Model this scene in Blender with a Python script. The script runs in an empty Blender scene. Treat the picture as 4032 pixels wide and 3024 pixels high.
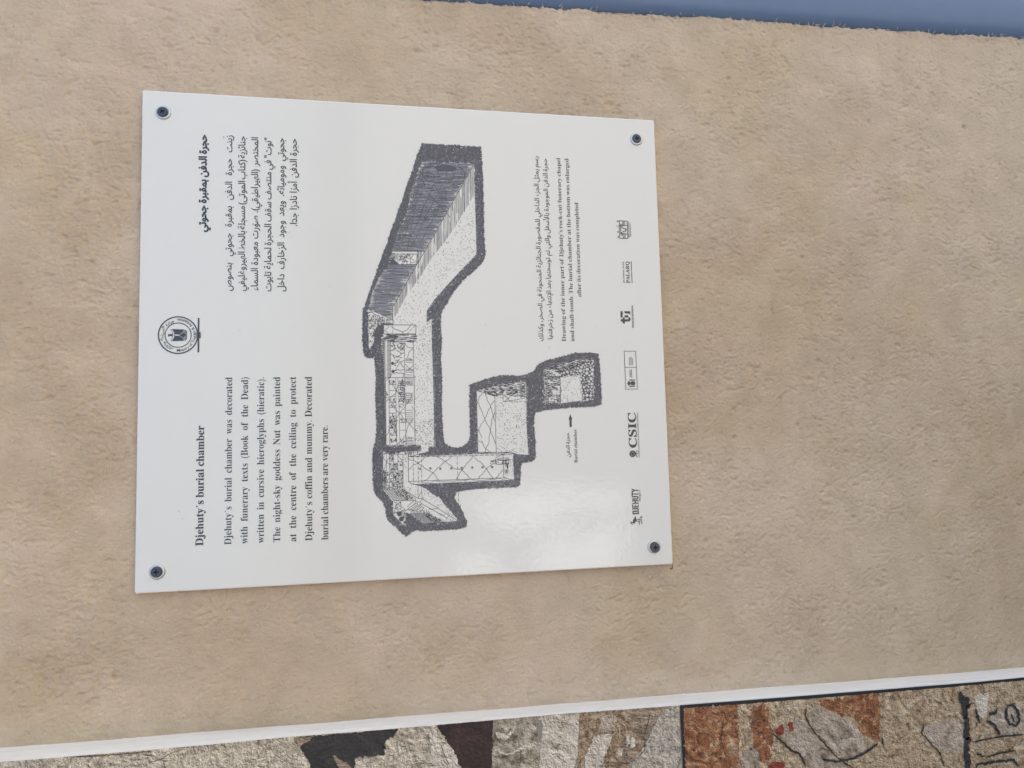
import bpy, math, random
import numpy as np
from mathutils import Matrix, Vector
from mathutils.geometry import tessellate_polygon

SC = bpy.context.scene
COL = SC.collection
# ------------------------------------------------------------------ camera, sky, sun
SIGN_Z = 1.45                                  # centre of the sign above the ground
CAM = np.array([-0.13822, -0.91184, 0.07021])  # camera from the centre of the sign's face
RB = np.array([[-0.02553341980843782, 0.9958428010985101, -0.08743660545309168],
               [-0.1912140945044607, -0.090715408264741, -0.9773473715963024],
               [-0.9812161915376882, -0.008235909399384844, 0.19273545408315496]])
FPX = 3130.0
cam = bpy.data.cameras.new('camera'); cam.sensor_width = 36; cam.sensor_fit = 'HORIZONTAL'
cam.lens = FPX / 4032 * 36; cam.clip_start = 0.02; cam.clip_end = 2000
camo = bpy.data.objects.new('camera', cam); COL.objects.link(camo)
m4 = Matrix([list(RB[i]) + [0] for i in range(3)] + [[0, 0, 0, 1]])
m4.translation = Vector((CAM[0], CAM[1], CAM[2] + SIGN_Z)); camo.matrix_world = m4
SC.camera = camo

SUN_EL, SUN_AZ = math.radians(48), math.radians(35)     # azimuth from +Y (behind the wall) towards +X
w = bpy.data.worlds.new('World'); SC.world = w; w.use_nodes = True
nt = w.node_tree; bg = nt.nodes['Background']
sky = nt.nodes.new('ShaderNodeTexSky'); sky.sky_type = 'NISHITA'; sky.sun_disc = False
sky.sun_elevation = SUN_EL; sky.sun_rotation = SUN_AZ
sky.air_density = 1.0; sky.dust_density = 4.0; sky.ozone_density = 1.0
nt.links.new(sky.outputs[0], bg.inputs[0]); bg.inputs[1].default_value = 0.14
sl = bpy.data.lights.new('sun', 'SUN'); sl.energy = 5.0; sl.angle = math.radians(0.5); sl.color = (1.0, 0.96, 0.90)
so = bpy.data.objects.new('sun', sl); COL.objects.link(so)
sd = Vector((math.sin(SUN_AZ) * math.cos(SUN_EL), math.cos(SUN_AZ) * math.cos(SUN_EL), math.sin(SUN_EL)))
so.rotation_euler = sd.to_track_quat('Z', 'Y').to_euler(); so.location = (0, 6, 8)
SC.view_settings.view_transform = 'Standard'; SC.view_settings.look = 'None'
SC.view_settings.gamma = 1; SC.view_settings.exposure = 1.53
SC.cycles.max_bounces = 8; SC.cycles.diffuse_bounces = 5

# ------------------------------------------------------------------ measuring helpers
def S(p, y=0.0):
    """photo pixels (4032 wide) -> point on the plane at depth y (x right, z up from sign centre)"""
    p = np.atleast_2d(np.asarray(p, float))
    d = np.c_[(p[:, 0] - 2016) / FPX, -(p[:, 1] - 1512) / FPX, -np.ones(len(p))] @ RB.T
    t = (y - CAM[1]) / d[:, 1]
    q = CAM + d * t[:, None]
    return q[:, [0, 2]]
def crop(x0, y0, k):
    return lambda *pts: [(x0 + k * a, y0 + k * b) for a, b in pts]
c1 = crop(500, 320, .36166); c2 = crop(500, 900, .36166); c3 = crop(500, 1440, .55447)
c4 = crop(1350, 500, .30134); c5 = crop(1350, 900, .30136); c6 = crop(1350, 1250, .30136)
c7 = crop(1350, 1650, .36166); c8 = crop(1750, 1300, .42194)
cA = crop(2050, 560, .27125); cB = crop(2050, 900, .30136); cC = crop(2200, 1350, .30139)

def link(o, parent=None):
    COL.objects.link(o)
    if parent: o.parent = parent
    return o
def tag(o, label=None, cat=None, group=None, kind=None):
    if label: o['label'] = label
    if cat: o['category'] = cat
    if group: o['group'] = group
    if kind: o['kind'] = kind
    return o
def empty(name, loc, rot=(0, 0, 0)):
    o = bpy.data.objects.new(name, None); o.location = loc; o.rotation_euler = rot
    o.empty_display_size = .05
    return link(o)
def mesh(name, V, F, mat, parent=None, smooth=False):
    me = bpy.data.meshes.new(name)
    V = np.asarray(V, float)
    if isinstance(F, np.ndarray):
        n, k = F.shape
        me.vertices.add(len(V)); me.vertices.foreach_set('co', V.ravel())
        me.loops.add(n * k); me.loops.foreach_set('vertex_index', F.ravel().astype(np.int32))
        me.polygons.add(n); me.polygons.foreach_set('loop_start', np.arange(0, n * k, k, dtype=np.int32))
        me.update(calc_edges=True)
    else:
        me.from_pydata([tuple(v) for v in V], [], F)
    if smooth: me.polygons.foreach_set('use_smooth', np.ones(len(me.polygons), bool))
    me.update()
    if mat: me.materials.append(mat)
    return link(bpy.data.objects.new(name, me), parent)

# ------------------------------------------------------------------ numpy noise
def perlin(x, y, seed=0):
    r = np.random.RandomState(seed); P = r.permutation(512)
    a = r.rand(512) * 2 * np.pi; gx, gy = np.cos(a), np.sin(a)
    xi = np.floor(x).astype(int); yi = np.floor(y).astype(int); xf = x - xi; yf = y - yi
    u = xf * xf * xf * (xf * (xf * 6 - 15) + 10); v = yf * yf * yf * (yf * (yf * 6 - 15) + 10)
    def g(i, j):
        h = P[(P[(xi + i) & 511] + yi + j) & 511]
        return gx[h] * (xf - i) + gy[h] * (yf - j)
    a0 = g(0, 0) * (1 - u) + g(1, 0) * u; a1 = g(0, 1) * (1 - u) + g(1, 1) * u
    return (a0 * (1 - v) + a1 * v) * 1.5
def pip(pts, poly):
    x, y = pts[:, 0], pts[:, 1]; ins = np.zeros(len(pts), bool); n = len(poly)
    for i in range(n):
        x1, y1 = poly[i]; x2, y2 = poly[(i + 1) % n]
        if y1 == y2: continue
        c = (y1 > y) != (y2 > y)
        ins ^= c & (x < (x2 - x1) * (y - y1) / (y2 - y1) + x1)
    return ins

# ------------------------------------------------------------------ materials
def mat(name, color, rough=.6, **kw):
    m = bpy.data.materials.new(name); m.use_nodes = True
    b = m.node_tree.nodes['Principled BSDF']
    b.inputs['Base Color'].default_value = (*color, 1); b.inputs['Roughness'].default_value = rough
    for k, v in kw.items(): b.inputs[k.replace('_', ' ')].default_value = v
    return m
class NG:
    """small node-building helper"""
    def __init__(s, m): s.nt = m.node_tree; s.b = s.nt.nodes['Principled BSDF']; s.co = s.nt.nodes.new('ShaderNodeNewGeometry').outputs['Position']
    def n(s, t, **kw):
        x = s.nt.nodes.new(t)
        for k, v in kw.items(): setattr(x, k, v)
        return x
    def l(s, a, b): s.nt.links.new(a, b)
    def scaled(s, v, off=(0, 0, 0)):
        x = s.n('ShaderNodeMapping'); x.inputs['Scale'].default_value = v; x.inputs['Location'].default_value = off; s.l(s.co, x.inputs[0]); return x.outputs[0]
    def noise(s, scale, detail=3, rough=.55, vec=None, dist=0):
        x = s.n('ShaderNodeTexNoise'); x.inputs['Scale'].default_value = scale; x.inputs['Detail'].default_value = detail
        x.inputs['Roughness'].default_value = rough; x.inputs['Distortion'].default_value = dist
        s.l(vec or s.co, x.inputs['Vector']); return x.outputs['Fac']
    def ramp(s, fac, stops, interp='LINEAR'):
        x = s.n('ShaderNodeValToRGB'); s.l(fac, x.inputs[0]); cr = x.color_ramp; cr.interpolation = interp
        while len(cr.elements) > 1: cr.elements.remove(cr.elements[-1])
        cr.elements[0].position = stops[0][0]; cr.elements[0].color = (*stops[0][1], 1)
        for p, c in stops[1:]: e = cr.elements.new(p); e.color = (*c, 1)
        return x.outputs[0]
    def mix(s, f, a, b, blend='MIX'):
        x = s.n('ShaderNodeMix', data_type='RGBA', blend_type=blend)
        for sock, v in ((x.inputs[0], f), (x.inputs[6], a), (x.inputs[7], b)):
            if isinstance(v, (int, float)): sock.default_value = v
            elif isinstance(v, tuple): sock.default_value = (*v, 1)
            else: s.l(v, sock)
        return x.outputs[2]
    def math(s, op, a, b=0., c=0.):
        x = s.n('ShaderNodeMath', operation=op)
        for i, v in enumerate((a, b, c)):
            if isinstance(v, (int, float)): x.inputs[i].default_value = v
            else: s.l(v, x.inputs[i])
        return x.outputs[0]
    def bump(s, h, strength, dist, target='Normal'):
        x = s.n('ShaderNodeBump'); x.inputs['Strength'].default_value = strength; x.inputs['Distance'].default_value = dist
        s.l(h, x.inputs['Height']); s.l(x.outputs[0], s.b.inputs[target])

PEEL = (900, .25, .0006)
def coat(g):
    """clear laminate with a faint orange peel"""
    h = g.math('ADD', g.noise(220, 2, .5), g.math('MULTIPLY', g.noise(35, 1, .5), 1.2))
    x = g.n('ShaderNodeBump'); x.inputs['Strength'].default_value = .35; x.inputs['Distance'].default_value = .0003
    g.l(h, x.inputs['Height']); g.l(x.outputs[0], g.b.inputs['Coat Normal'])
    g.b.inputs['Coat Weight'].default_value = 1.0; g.b.inputs['Coat Roughness'].default_value = .025; g.b.inputs['Coat IOR'].default_value = 1.5
M_SHEET = mat('printed_sheet', (.76, .755, .735), .45); g = NG(M_SHEET); coat(g)
g.l(g.mix(g.noise(14, 4, .6), (.74, .735, .685), (.76, .755, .70)), g.b.inputs['Base Color'])
M_EDGE = mat('sheet_edge', (.86, .83, .78), .5)
M_INK = mat('ink', (.012, .013, .02), .5); coat(NG(M_INK))
M_INKG = mat('drawing_ink', (.04, .042, .062), .5); coat(NG(M_INKG))
M_MARK = mat('dirt_mark', (.30, .28, .25), .8)

# mud plaster
M_WALL = mat('mud_plaster', (.5, .4, .3), .92); g = NG(M_WALL)
big = g.noise(3.2, 3, .55); med = g.noise(22, 4, .6, dist=.6)
col = g.mix(g.ramp(big, [(.35, (0, 0, 0)), (.65, (1, 1, 1))]), (.655, .535, .395), (.68, .545, .41))
blot = g.noise(7.5, 2, .5, vec=g.scaled((1, 1, .8), (4, 2, 7)))
col = g.mix(g.ramp(blot, [(.5, (0, 0, 0)), (.66, (.55, .55, .55))]), col, (.63, .505, .33))
col = g.mix(g.ramp(med, [(.3, (0, 0, 0)), (.75, (1, 1, 1))]), g.mix(1.0, col, (.87, .865, .85), 'MULTIPLY'), g.mix(1.0, col, (1.05, 1.05, 1.05), 'MULTIPLY'))
tone = g.noise(4.6, 5, .62, vec=g.scaled((1, 1, .7), (2, 9, 4)), dist=.5)
col = g.mix(g.ramp(tone, [(.36, (1, 1, 1)), (.56, (0, 0, 0))]), col, g.mix(1.0, col, (.89, .865, .82), 'MULTIPLY'))
fine = g.noise(480, 3, .6)
col = g.mix(g.ramp(fine, [(.62, (0, 0, 0)), (.8, (.35, .35, .35))]), col, (.40, .30, .20))
sp = g.n('ShaderNodeTexVoronoi'); sp.inputs['Scale'].default_value = 60; g.l(g.co, sp.inputs['Vector'])
spk = g.math('MULTIPLY', g.math('LESS_THAN', sp.outputs['Distance'], .045), g.math('GREATER_THAN', g.noise(31, 1, .5), .56))
col = g.mix(g.math('MULTIPLY', spk, .75), col, (.12, .085, .055))
g.l(col, g.b.inputs['Base Color'])
hh = g.math('ADD', g.noise(330, 4, .65, vec=g.scaled((1, 1, .85)), dist=.5), g.math('MULTIPLY', fine, .4))
g.bump(hh, .9, .0022)
M_STRAW = mat('coated_straw', (.55, .45, .33), .9); g = NG(M_STRAW)
g.l(g.mix(g.noise(40, 2, .5), (.60, .495, .37), (.68, .575, .44)), g.b.inputs['Base Color'])
M_PENCIL = mat('pencil', (.10, .065, .04), .8)
M_SMEAR = mat('grey_smear', (.36, .37, .36), .9)
# ground
M_GROUND = mat('dusty_ground', (.45, .36, .26), .95)
M_PALE = mat('reflection_patch', (.8, .79, .76), .9)  # for the pale sheets added to show as bright reflections

print_objs = []
# ------------------------------------------------------------------ ink collector (flat print, in photo pixels on a given plane)
class Ink:
    def __init__(s, seed=1): s.q = []; s.V = []; s.F = []; s.n = 0; s.r = np.random.RandomState(seed)
    def quads(s, Q): s.q.append(np.asarray(Q, float))           # N x 4 x 2
    def seg(s, A, B, w):
        A = np.atleast_2d(np.asarray(A, float)); B = np.atleast_2d(np.asarray(B, float)); d = B - A
        L = np.linalg.norm(d, axis=1, keepdims=True) + 1e-9; nrm = np.c_[-d[:, 1], d[:, 0]] / L * np.reshape(w, (-1, 1)) / 2
        s.quads(np.stack([A - nrm, B - nrm, B + nrm, A + nrm], 1))
    def line(s, pts, w=2., dash=None, wob=0.):
        p = np.asarray(pts, float)
        if wob:
            out = [p[0]]
            for a, b in zip(p[:-1], p[1:]):
                n = max(2, int(np.hypot(*(b - a)) / 7)); t = np.linspace(0, 1, n + 1)[1:, None]
                q = a + (b - a) * t; q[:-1] += s.r.randn(n - 1, 2) * wob; out += list(q)
            p = np.array(out)
        if dash:
            for a, b in zip(p[:-1], p[1:]):
                L = np.hypot(*(b - a)); u = (b - a) / L; t = 0
                while t < L: s.seg(a + u * t, a + u * min(L, t + dash[0]), w); t += dash[0] + dash[1]
            return
        a, b = p[:-1], p[1:]; d = b - a; d = d / (np.linalg.norm(d, axis=1, keepdims=True) + 1e-9)
        s.seg(a - d * w * .2, b + d * w * .2, w)
    def poly(s, pts, holes=()):
        rings = [[Vector((x, y, 0)) for x, y in r] for r in [pts, *holes]]
        tri = tessellate_polygon(rings); V = [(v.x, v.y) for r in rings for v in r]
        s.F += [tuple(i + s.n for i in t) for t in tri]; s.V += V; s.n += len(V)
    def disc(s, c, r, k=10, ry=None):
        ry = ry or r
        s.poly([(c[0] + r * math.cos(2 * math.pi * i / k), c[1] + ry * math.sin(2 * math.pi * i / k)) for i in range(k)])
    def ring(s, c, r, w, k=12): s.line([(c[0] + r * math.cos(2 * math.pi * i / k), c[1] + r * math.sin(2 * math.pi * i / k)) for i in range(k + 1)], w)
    def hatch(s, poly, cover, length, width, ang=None, jit=.15, holes=(), circles=None, tight=False):
        poly = np.array(poly, float); lo, hi = poly.min(0), poly.max(0); box = np.prod(hi - lo)
        N = int(cover * box / (length * width)); c = lo + s.r.rand(N, 2) * (hi - lo)
        L = length * (.5 + s.r.rand(N)); W = width * (.7 + .6 * s.r.rand(N))
        if ang is None: th = perlin(c[:, 0] / 22, c[:, 1] / 22, 5) * 4 + s.r.randn(N) * .5 + 1.0
        else: th = ang + s.r.randn(N) * jit
        d = np.c_[np.cos(th), np.sin(th)] * L[:, None] / 2; A, B = c - d, c + d
        k = pip(c, poly)
        if tight: k &= pip(A, poly) & pip(B, poly)
        for h in holes:
            k[k] &= ~(pip(A[k], h) | pip(B[k], h) | pip(c[k], h))
        if circles is not None:
            for cx, cy, r in circles: k &= ((c[:, 0] - cx) ** 2 + (c[:, 1] - cy) ** 2) > r * r
        s.seg(A[k], B[k], W[k])
    def dots(s, poly, n, r=1.6, holes=()):
        poly = np.array(poly, float); lo, hi = poly.min(0), poly.max(0)
        c = lo + s.r.rand(n * 3, 2) * (hi - lo); k = pip(c, poly)
        for h in holes: k &= ~pip(c, h)
        c = c[k][:n]; th = s.r.rand(len(c)) * 3.14; R = r * (.6 + .8 * s.r.rand(len(c)))
        d = np.c_[np.cos(th), np.sin(th)] * R[:, None] * .8; s.seg(c - d, c + d, R * .95)
    def scan(s, poly, step, w, axis=1, holes=(), gap=.12, jit=.25, minlen=5):
        """ruled pen strokes across a shape; axis=1: strokes run along x, axis=0: along y"""
        P = np.array(poly, float); lo, hi = P[:, axis].min(), P[:, axis].max(); o = 1 - axis
        for v in np.arange(lo + step / 2, hi, step):
            v = v + s.r.randn() * step * jit; c = []
            for ring in [P, *[np.array(h, float) for h in holes]]:
                a, b = ring, np.roll(ring, -1, 0); k = (a[:, axis] > v) != (b[:, axis] > v)
                c += list(a[k, o] + (v - a[k, axis]) / (b[k, axis] - a[k, axis]) * (b[k, o] - a[k, o]))
            c.sort()
            for u0, u1 in zip(c[::2], c[1::2]):
                t = u0
                while t < u1:
                    e_ = min(u1, t + 20 + 70 * s.r.rand())
                    if s.r.rand() > gap and e_ - t > minlen:
                        a, b = ([t, v], [e_, v + s.r.randn() * .5]) if axis == 1 else ([v, t], [v + s.r.randn() * .5, e_])
                        s.seg(a, b, w * (.6 + .8 * s.r.rand()))
                    t = e_
    def glyphs(s, poly, cell=7., w=1.7, fill=.8, along=(0, 1)):
        """columns of tiny picture-writing marks"""
        poly = np.array(poly, float); lo, hi = poly.min(0), poly.max(0)
        for x in np.arange(lo[0] + cell / 2, hi[0], cell):
            for y in np.arange(lo[1] + cell / 2, hi[1], cell):
                if s.r.rand() > fill or not pip(np.array([[x, y]]), poly)[0]: continue
                p = np.array([x, y]) + s.r.randn(2) * .6; n = s.r.randint(1, 4); q = [p + (s.r.rand(2) - .5) * cell * .9 for _ in range(n + 1)]
                s.line(q, w * (.7 + .5 * s.r.rand()))
    def build(s, name, m, parent, y=-.0003, jit=.00008):
        V = [np.zeros((0, 2))]; F = []
        n = 0
        if s.V: V.append(np.array(s.V)); F += s.F; n = len(s.V)
        if s.q:
            Q = np.concatenate(s.q); V.append(Q.reshape(-1, 2)); i = n + 4 * np.arange(len(Q))
            F += [(a, a + 1, a + 2, a + 3) for a in i.tolist()]
        V = np.concatenate(V); P = S(V); yy = np.full(len(P), y)
        if s.q: yy[n:] -= np.repeat(s.r.rand((len(P) - n) // 4) * jit, 4)
        o = mesh(name, np.c_[P[:, 0], yy, P[:, 1]], F, m, parent)
        return o

# ------------------------------------------------------------------ lettering
def serif(t):
    return ''.join(chr(0x1d400 + ord(c) - 65) if 'A' <= c <= 'Z' else chr(0x1d41a + ord(c) - 97) if 'a' <= c <= 'z' else c for c in t)
_f = dict(zip('بتثجحخسشصضطظعغفقكلمنهي', [0xFE8F, 0xFE95, 0xFE99, 0xFE9D, 0xFEA1, 0xFEA5, 0xFEB1, 0xFEB5, 0xFEB9, 0xFEBD, 0xFEC1, 0xFEC5, 0xFEC9, 0xFECD, 0xFED1, 0xFED5, 0xFED9, 0xFEDD, 0xFEE1, 0xFEE5, 0xFEE9, 0xFEF1]))
_f['ئ'] = 0xFE89
_r = {'ا': 0xFE8D, 'أ': 0xFE83, 'إ': 0xFE87, 'آ': 0xFE81, 'ة': 0xFE93, 'د': 0xFEA9, 'ذ': 0xFEAB, 'ر': 0xFEAD, 'ز': 0xFEAF, 'و': 0xFEED, 'ى': 0xFEEF}
_la = {'ا': 0xFEFB, 'أ': 0xFEF7, 'إ': 0xFEF9, 'آ': 0xFEF5}
def shape(wd):
    wd = ''.join(c for c in wd if c not in '\u064f\u064b')
    out = []; prev = False; i = 0
    while i < len(wd):
        c = wd[i]
        if c == 'ل' and i + 1 < len(wd) and wd[i + 1] in _la:
            out.append(chr(_la[wd[i + 1]] + (1 if prev else 0))); prev = False; i += 2; continue
        nxt = i + 1 < len(wd) and (wd[i + 1] in _f or wd[i + 1] in _r)
        if c in _f:
            out.append(chr(_f[c] + (3 if prev and nxt else 1 if prev else 2 if nxt else 0))); prev = True
        elif c in _r: out.append(chr(_r[c] + (1 if prev else 0))); prev = False
        else: out.append({'(': ')', ')': '(', 'ء': '\ufe80'}.get(c, c)); prev = False
        i += 1
    return ''.join(reversed(out))
_cache = {}
_pend = []
def glyph_mesh(items):
    """items: set of (string, offset) -> cached triangulated outlines at size 1"""
    todo = [k for k in dict.fromkeys(items) if k not in _cache]; obs = []
    for t, off in todo:
        c = bpy.data.curves.new('lettering', 'FONT'); c.body = t; c.size = 1; c.offset = off; c.resolution_u = 3; c.fill_mode = 'FRONT'
        o = bpy.data.objects.new('lettering', c); COL.objects.link(o); obs.append(o)
    bpy.context.view_layer.update(); dg = bpy.context.evaluated_depsgraph_get()
    for k, o in zip(todo, obs):
        me = o.evaluated_get(dg).to_mesh(); n = len(me.vertices)
        V = np.zeros(n * 3, np.float32); me.vertices.foreach_get('co', V); V = V.reshape(-1, 3)[:, :2].astype(float)
        F = [tuple(p.vertices) for p in me.polygons]; _cache[k] = (V, F)
    for o in obs:
        c = o.data; bpy.data.objects.remove(o); bpy.data.curves.remove(c)
def lay(words, x0, x1, z, size, parent, name, mt, rtl=False, justify=True, off=0., y=-.0003, sx=None, gap=.27):
    """set words (list of display strings) on a baseline from x0 to x1 at height z"""
    glyph_mesh([(t, off) for t in words])
    ms = [_cache[(t, off)] for t in words]
    wd = np.array([m[0][:, 0].max() - m[0][:, 0].min() for m in ms]) * size; T = x1 - x0
    if len(words) > 1:
        sx = sx or min(1.25, T / (wd.sum() + gap * size * (len(words) - 1)))
        gp = (T - wd.sum() * sx) / (len(words) - 1)
        if gp < .12 * size: sx = (T - .16 * size * (len(words) - 1)) / wd.sum(); gp = .16 * size
    else: sx = T / wd[0]; gp = 0
    V = []; F = []; n = 0; x = x0
    order = list(range(len(words)));
    if rtl: order = order[::-1]
    for i in order:
        v, f = ms[i]; v = v.copy(); v[:, 0] = (v[:, 0] - v[:, 0].min()) * size * sx + x; v[:, 1] = v[:, 1] * size + z
        V.append(v); F += [tuple(a + n for a in t) for t in f]; n += len(v); x += wd[i] * sx + gp
    V = np.concatenate(V)
    return mesh(name, np.c_[V[:, 0], np.full(len(V), y), V[:, 1]], F, mt, parent)
def text_line(txt, base, y_start, y_end, cap, parent, name='text_line', style='serif', off=-.0015, label=None, mt=None, base2=None, bold=0, sx=None):
    """base: pixel x of the baseline; y_start/y_end: pixel rows of the left and the right end of the line on the sign; cap: cap height in pixels"""
    (xa, za), (xb, zb) = S([(base, y_start), (base if base2 is None else base2, y_end)])
    h = S([(base - cap, y_start)])[0][1] - za
    z = (za + zb) / 2 if base2 is not None else za
    if style == 'serif': words = [serif(t) for t in txt.split()]; ref = ('\U0001d407', off)
    elif style == 'arabic': words = [shape(t) for t in txt.split()]; ref = ('\ufe8d', off)
    else: words = txt.split(); ref = ('H', off)
    glyph_mesh([ref]); v = _cache[ref][0][:, 1]; size = h / v.max()
    o = lay(words, xa, xb, z, size, parent, name, mt or M_INK, rtl=(style == 'arabic'), off=off, sx=sx)
    if bold:
        me = o.data; n = len(me.vertices); V = np.zeros(n * 3); me.vertices.foreach_get('co', V); V = V.reshape(-1, 3); F = [tuple(p.vertices) for p in me.polygons]
        VV = np.concatenate([V + (a, -.00001 * k, b) for k, (a, b) in enumerate(((-bold, 0), (bold, 0), (0, bold), (0, -bold)))]); me.clear_geometry(); me.from_pydata(VV.tolist(), [], [tuple(i + k * n for i in f) for k in range(4) for f in F]); me.update()
    if label: o['label'] = label
    return o

# ------------------------------------------------------------------ the sign
W2, H2 = .549 / 2, .300
SIGN = empty('information_sign', (0, 0, SIGN_Z))
tag(SIGN, "white printed information panel about a burial chamber, screwed to the mud-plastered wall", 'sign')
def rounded(w, h, r, k=5):
    out = []
    for cx, cy, a0 in ((w - r, h - r, 0), (-w + r, h - r, 90), (-w + r, -h + r, 180), (w - r, -h + r, 270)):
        for i in range(k + 1):
            a = math.radians(a0 + 90 * i / k); out.append((cx + r * math.cos(a), cy + r * math.sin(a)))
    return out
def slab(name, outline, outline_in, y0, y1, yb, m, medge, parent):
    n = len(outline); V = [(a, y0, b) for a, b in outline_in] + [(a, y1, b) for a, b in outline] + [(a, yb, b) for a, b in outline]
    F = [tuple(range(n))] + [(i, n + i, n + (i + 1) % n, (i + 1) % n) for i in range(n)] + [(n + i, 2 * n + i, 2 * n + (i + 1) % n, n + (i + 1) % n) for i in range(n)] + [tuple(range(3 * n - 1, 2 * n - 1, -1))]
    o = mesh(name, V, F, m, parent); o.data.materials.append(medge)
    for p in o.data.polygons[1:]: p.material_index = 1
    return o
slab('board', rounded(W2, H2, .0018), rounded(W2 - .0011, H2 - .0011, .0012), 0, .0007, .004, M_SHEET, M_EDGE, SIGN)

# English
text_line("Djehuty´s burial chamber", 800.0, c3((0, 1278))[0][1], c3((0, 425))[0][1], 30.5, SIGN, 'heading', off=.008, label='bold English heading above the left column of text')
EN = [("Djehuty´s burial chamber was decorated", 741, 1270, 82), ("with funerary texts (Book of the Dead)", 856, 1263, 82),
      ("written in cursive hieroglyphs (hieratic).", 972, 1258, 82), ("The night-sky goddess Nut was painted", 1088, 1252, 80),
      ("at the centre of the ceiling to protect", 1202, 1247, 78), ("Djehuty´s coffin and mummy. Decorated", 1316, 1242, 78),
      ("burial chambers are very rare.", 1430, 1235, 425)]
def block_sx(lines, style, off, gap):
    out = []
    for t, base, ya, yb, cap in lines:
        (xa, za), (xb, _) = S([(base, ya), (base, yb)]); h = S([(base - cap, ya)])[0][1] - za
        ws = [serif(q) if style == 'serif' else shape(q) for q in t.split()]; ref = ('\U0001d407' if style == 'serif' else '\ufe8d', off)
        glyph_mesh([ref] + [(q, off) for q in ws]); size = h / _cache[ref][0][:, 1].max(); wd = sum(np.ptp(_cache[(q, off)][0][:, 0]) for q in ws) * size
        out.append(((xb - xa) - gap * size * (len(ws) - 1)) / wd)
    return min(out)
ENL = [(t, 500 + .55447 * b, 1440 + .55447 * y0, 1440 + .55447 * y1, 27.5) for t, b, y0, y1 in EN]
bx = block_sx(ENL, 'serif', -.004, .24)
for q in ENL: text_line(*q, SIGN, sx=min(block_sx([q], 'serif', -.004, .26), bx * 1.06), off=-.004)
# Arabic
AR = [("حجرة الدفن بمقبرة جحوتي", 860, 320 + .36166 * 1640, 320 + .36166 * 585, 'heading'),
      ("زينت حجرة الدفن بمقبرة جحوتي بنصوص", 1137, 900 + .36166 * 680, 320 + .36166 * 590, 'text_line'),
      ("جنائزية (كتاب الموتى) مسجلة بالخط الهيروغليفي", 1282, 900 + .36166 * 680, 320 + .36166 * 600, 'text_line'),
      ("المختصر (الهيراطيقي). صورت معبودة السماء", 1425, 900 + .36166 * 675, 320 + .36166 * 612, 'text_line'),
      ('"نوت" في منتصف سقف الحجرة لحماية تابوت', 1570, 900 + .36166 * 685, 320 + .36166 * 618, 'text_line'),
      ("جحوتي وموميائه. ويعد وجود الزخارف داخل", 1712, 900 + .36166 * 685, 320 + .36166 * 620, 'text_line'),
      ("حجرة الدفن أمرا نادرا جدا.", 1850, 320 + .36166 * 1578, 320 + .36166 * 628, 'text_line')]
ax = block_sx([(t, 500 + .36166 * b, y0, y1, 28) for t, b, y0, y1, nm in AR[1:]], 'arabic', .013, .16)
for i, (t, b, y0, y1, nm) in enumerate(AR):
    o = text_line(t, 500 + .36166 * b, y0, y1, 31 if i == 0 else 28, SIGN, nm, 'arabic', off=.018 if i == 0 else .013, bold=.0003 if i == 0 else 0, sx=None if i == 0 else ax)
    if i == 0: o['label'] = 'bold Arabic heading above the right column of text'
text_line("رسم يمثل الجزء الداخلي للمقصورة الجنائزية المنحوتة في الصخر، وكذلك", 2139, 900 + .30136 * 1472, 560 + .27125 * 210, 19, SIGN, 'caption_line', 'arabic', off=.008)
text_line("حجرة الدفن الموجودة بالأسفل والتي تم توسعتها بعد الإنتهاء من زخرفتها", 2175, 900 + .30136 * 1445, 560 + .27125 * 242, 19, SIGN, 'caption_line', 'arabic', off=.008)
text_line("Drawing of the inner part of Djehuty's rock-cut funerary chapel", 2228.4, 900 + .30136 * 1473, 560 + .27125 * 235, 15.5, SIGN, 'caption_line', off=-.0045)
text_line("and shaft-tomb. The burial chamber at the bottom was enlarged", 2261.5, 900 + .30136 * 1473, 560 + .27125 * 242, 15.5, SIGN, 'caption_line', off=-.0045)
text_line("after its decoration was completed", 2288.7, 900 + .30136 * 893, 560 + .27125 * 878, 15.5, SIGN, 'caption_line', off=-.0045)
text_line("Burial chamber", 2274.4, 1822, 1690, 12.7, SIGN, 'pointer_text', off=-.002)
text_line("حجرة الدفن", 2244, 1800, 1704, 15, SIGN, 'pointer_text', 'arabic', off=.012)
mk = Ink(4)
for x, y in ((1792, 1172), (1796, 1365), (1804, 1528)):
    for d in (0, 7): mk.line(c1((x - 6 + d, y - 7), (x + d, y + 8)), 1.5)
for x, y in ((1056, 612), (1373, 1558)): mk.line(c1((x + 5, y + 8), (x - 2, y + 2), (x - 6, y - 5), (x, y - 8), (x + 2, y - 2)), 1.5)
mk.build('vowel_marks', M_INK, SIGN)['kind'] = 'stuff'
ar = Ink(3); ar.poly(cC((170, 1098), (168, 1000), (177, 998), (150, 930), (128, 1000), (139, 1000), (142, 1100))); ar.build('arrow', M_INK, SIGN)

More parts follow.
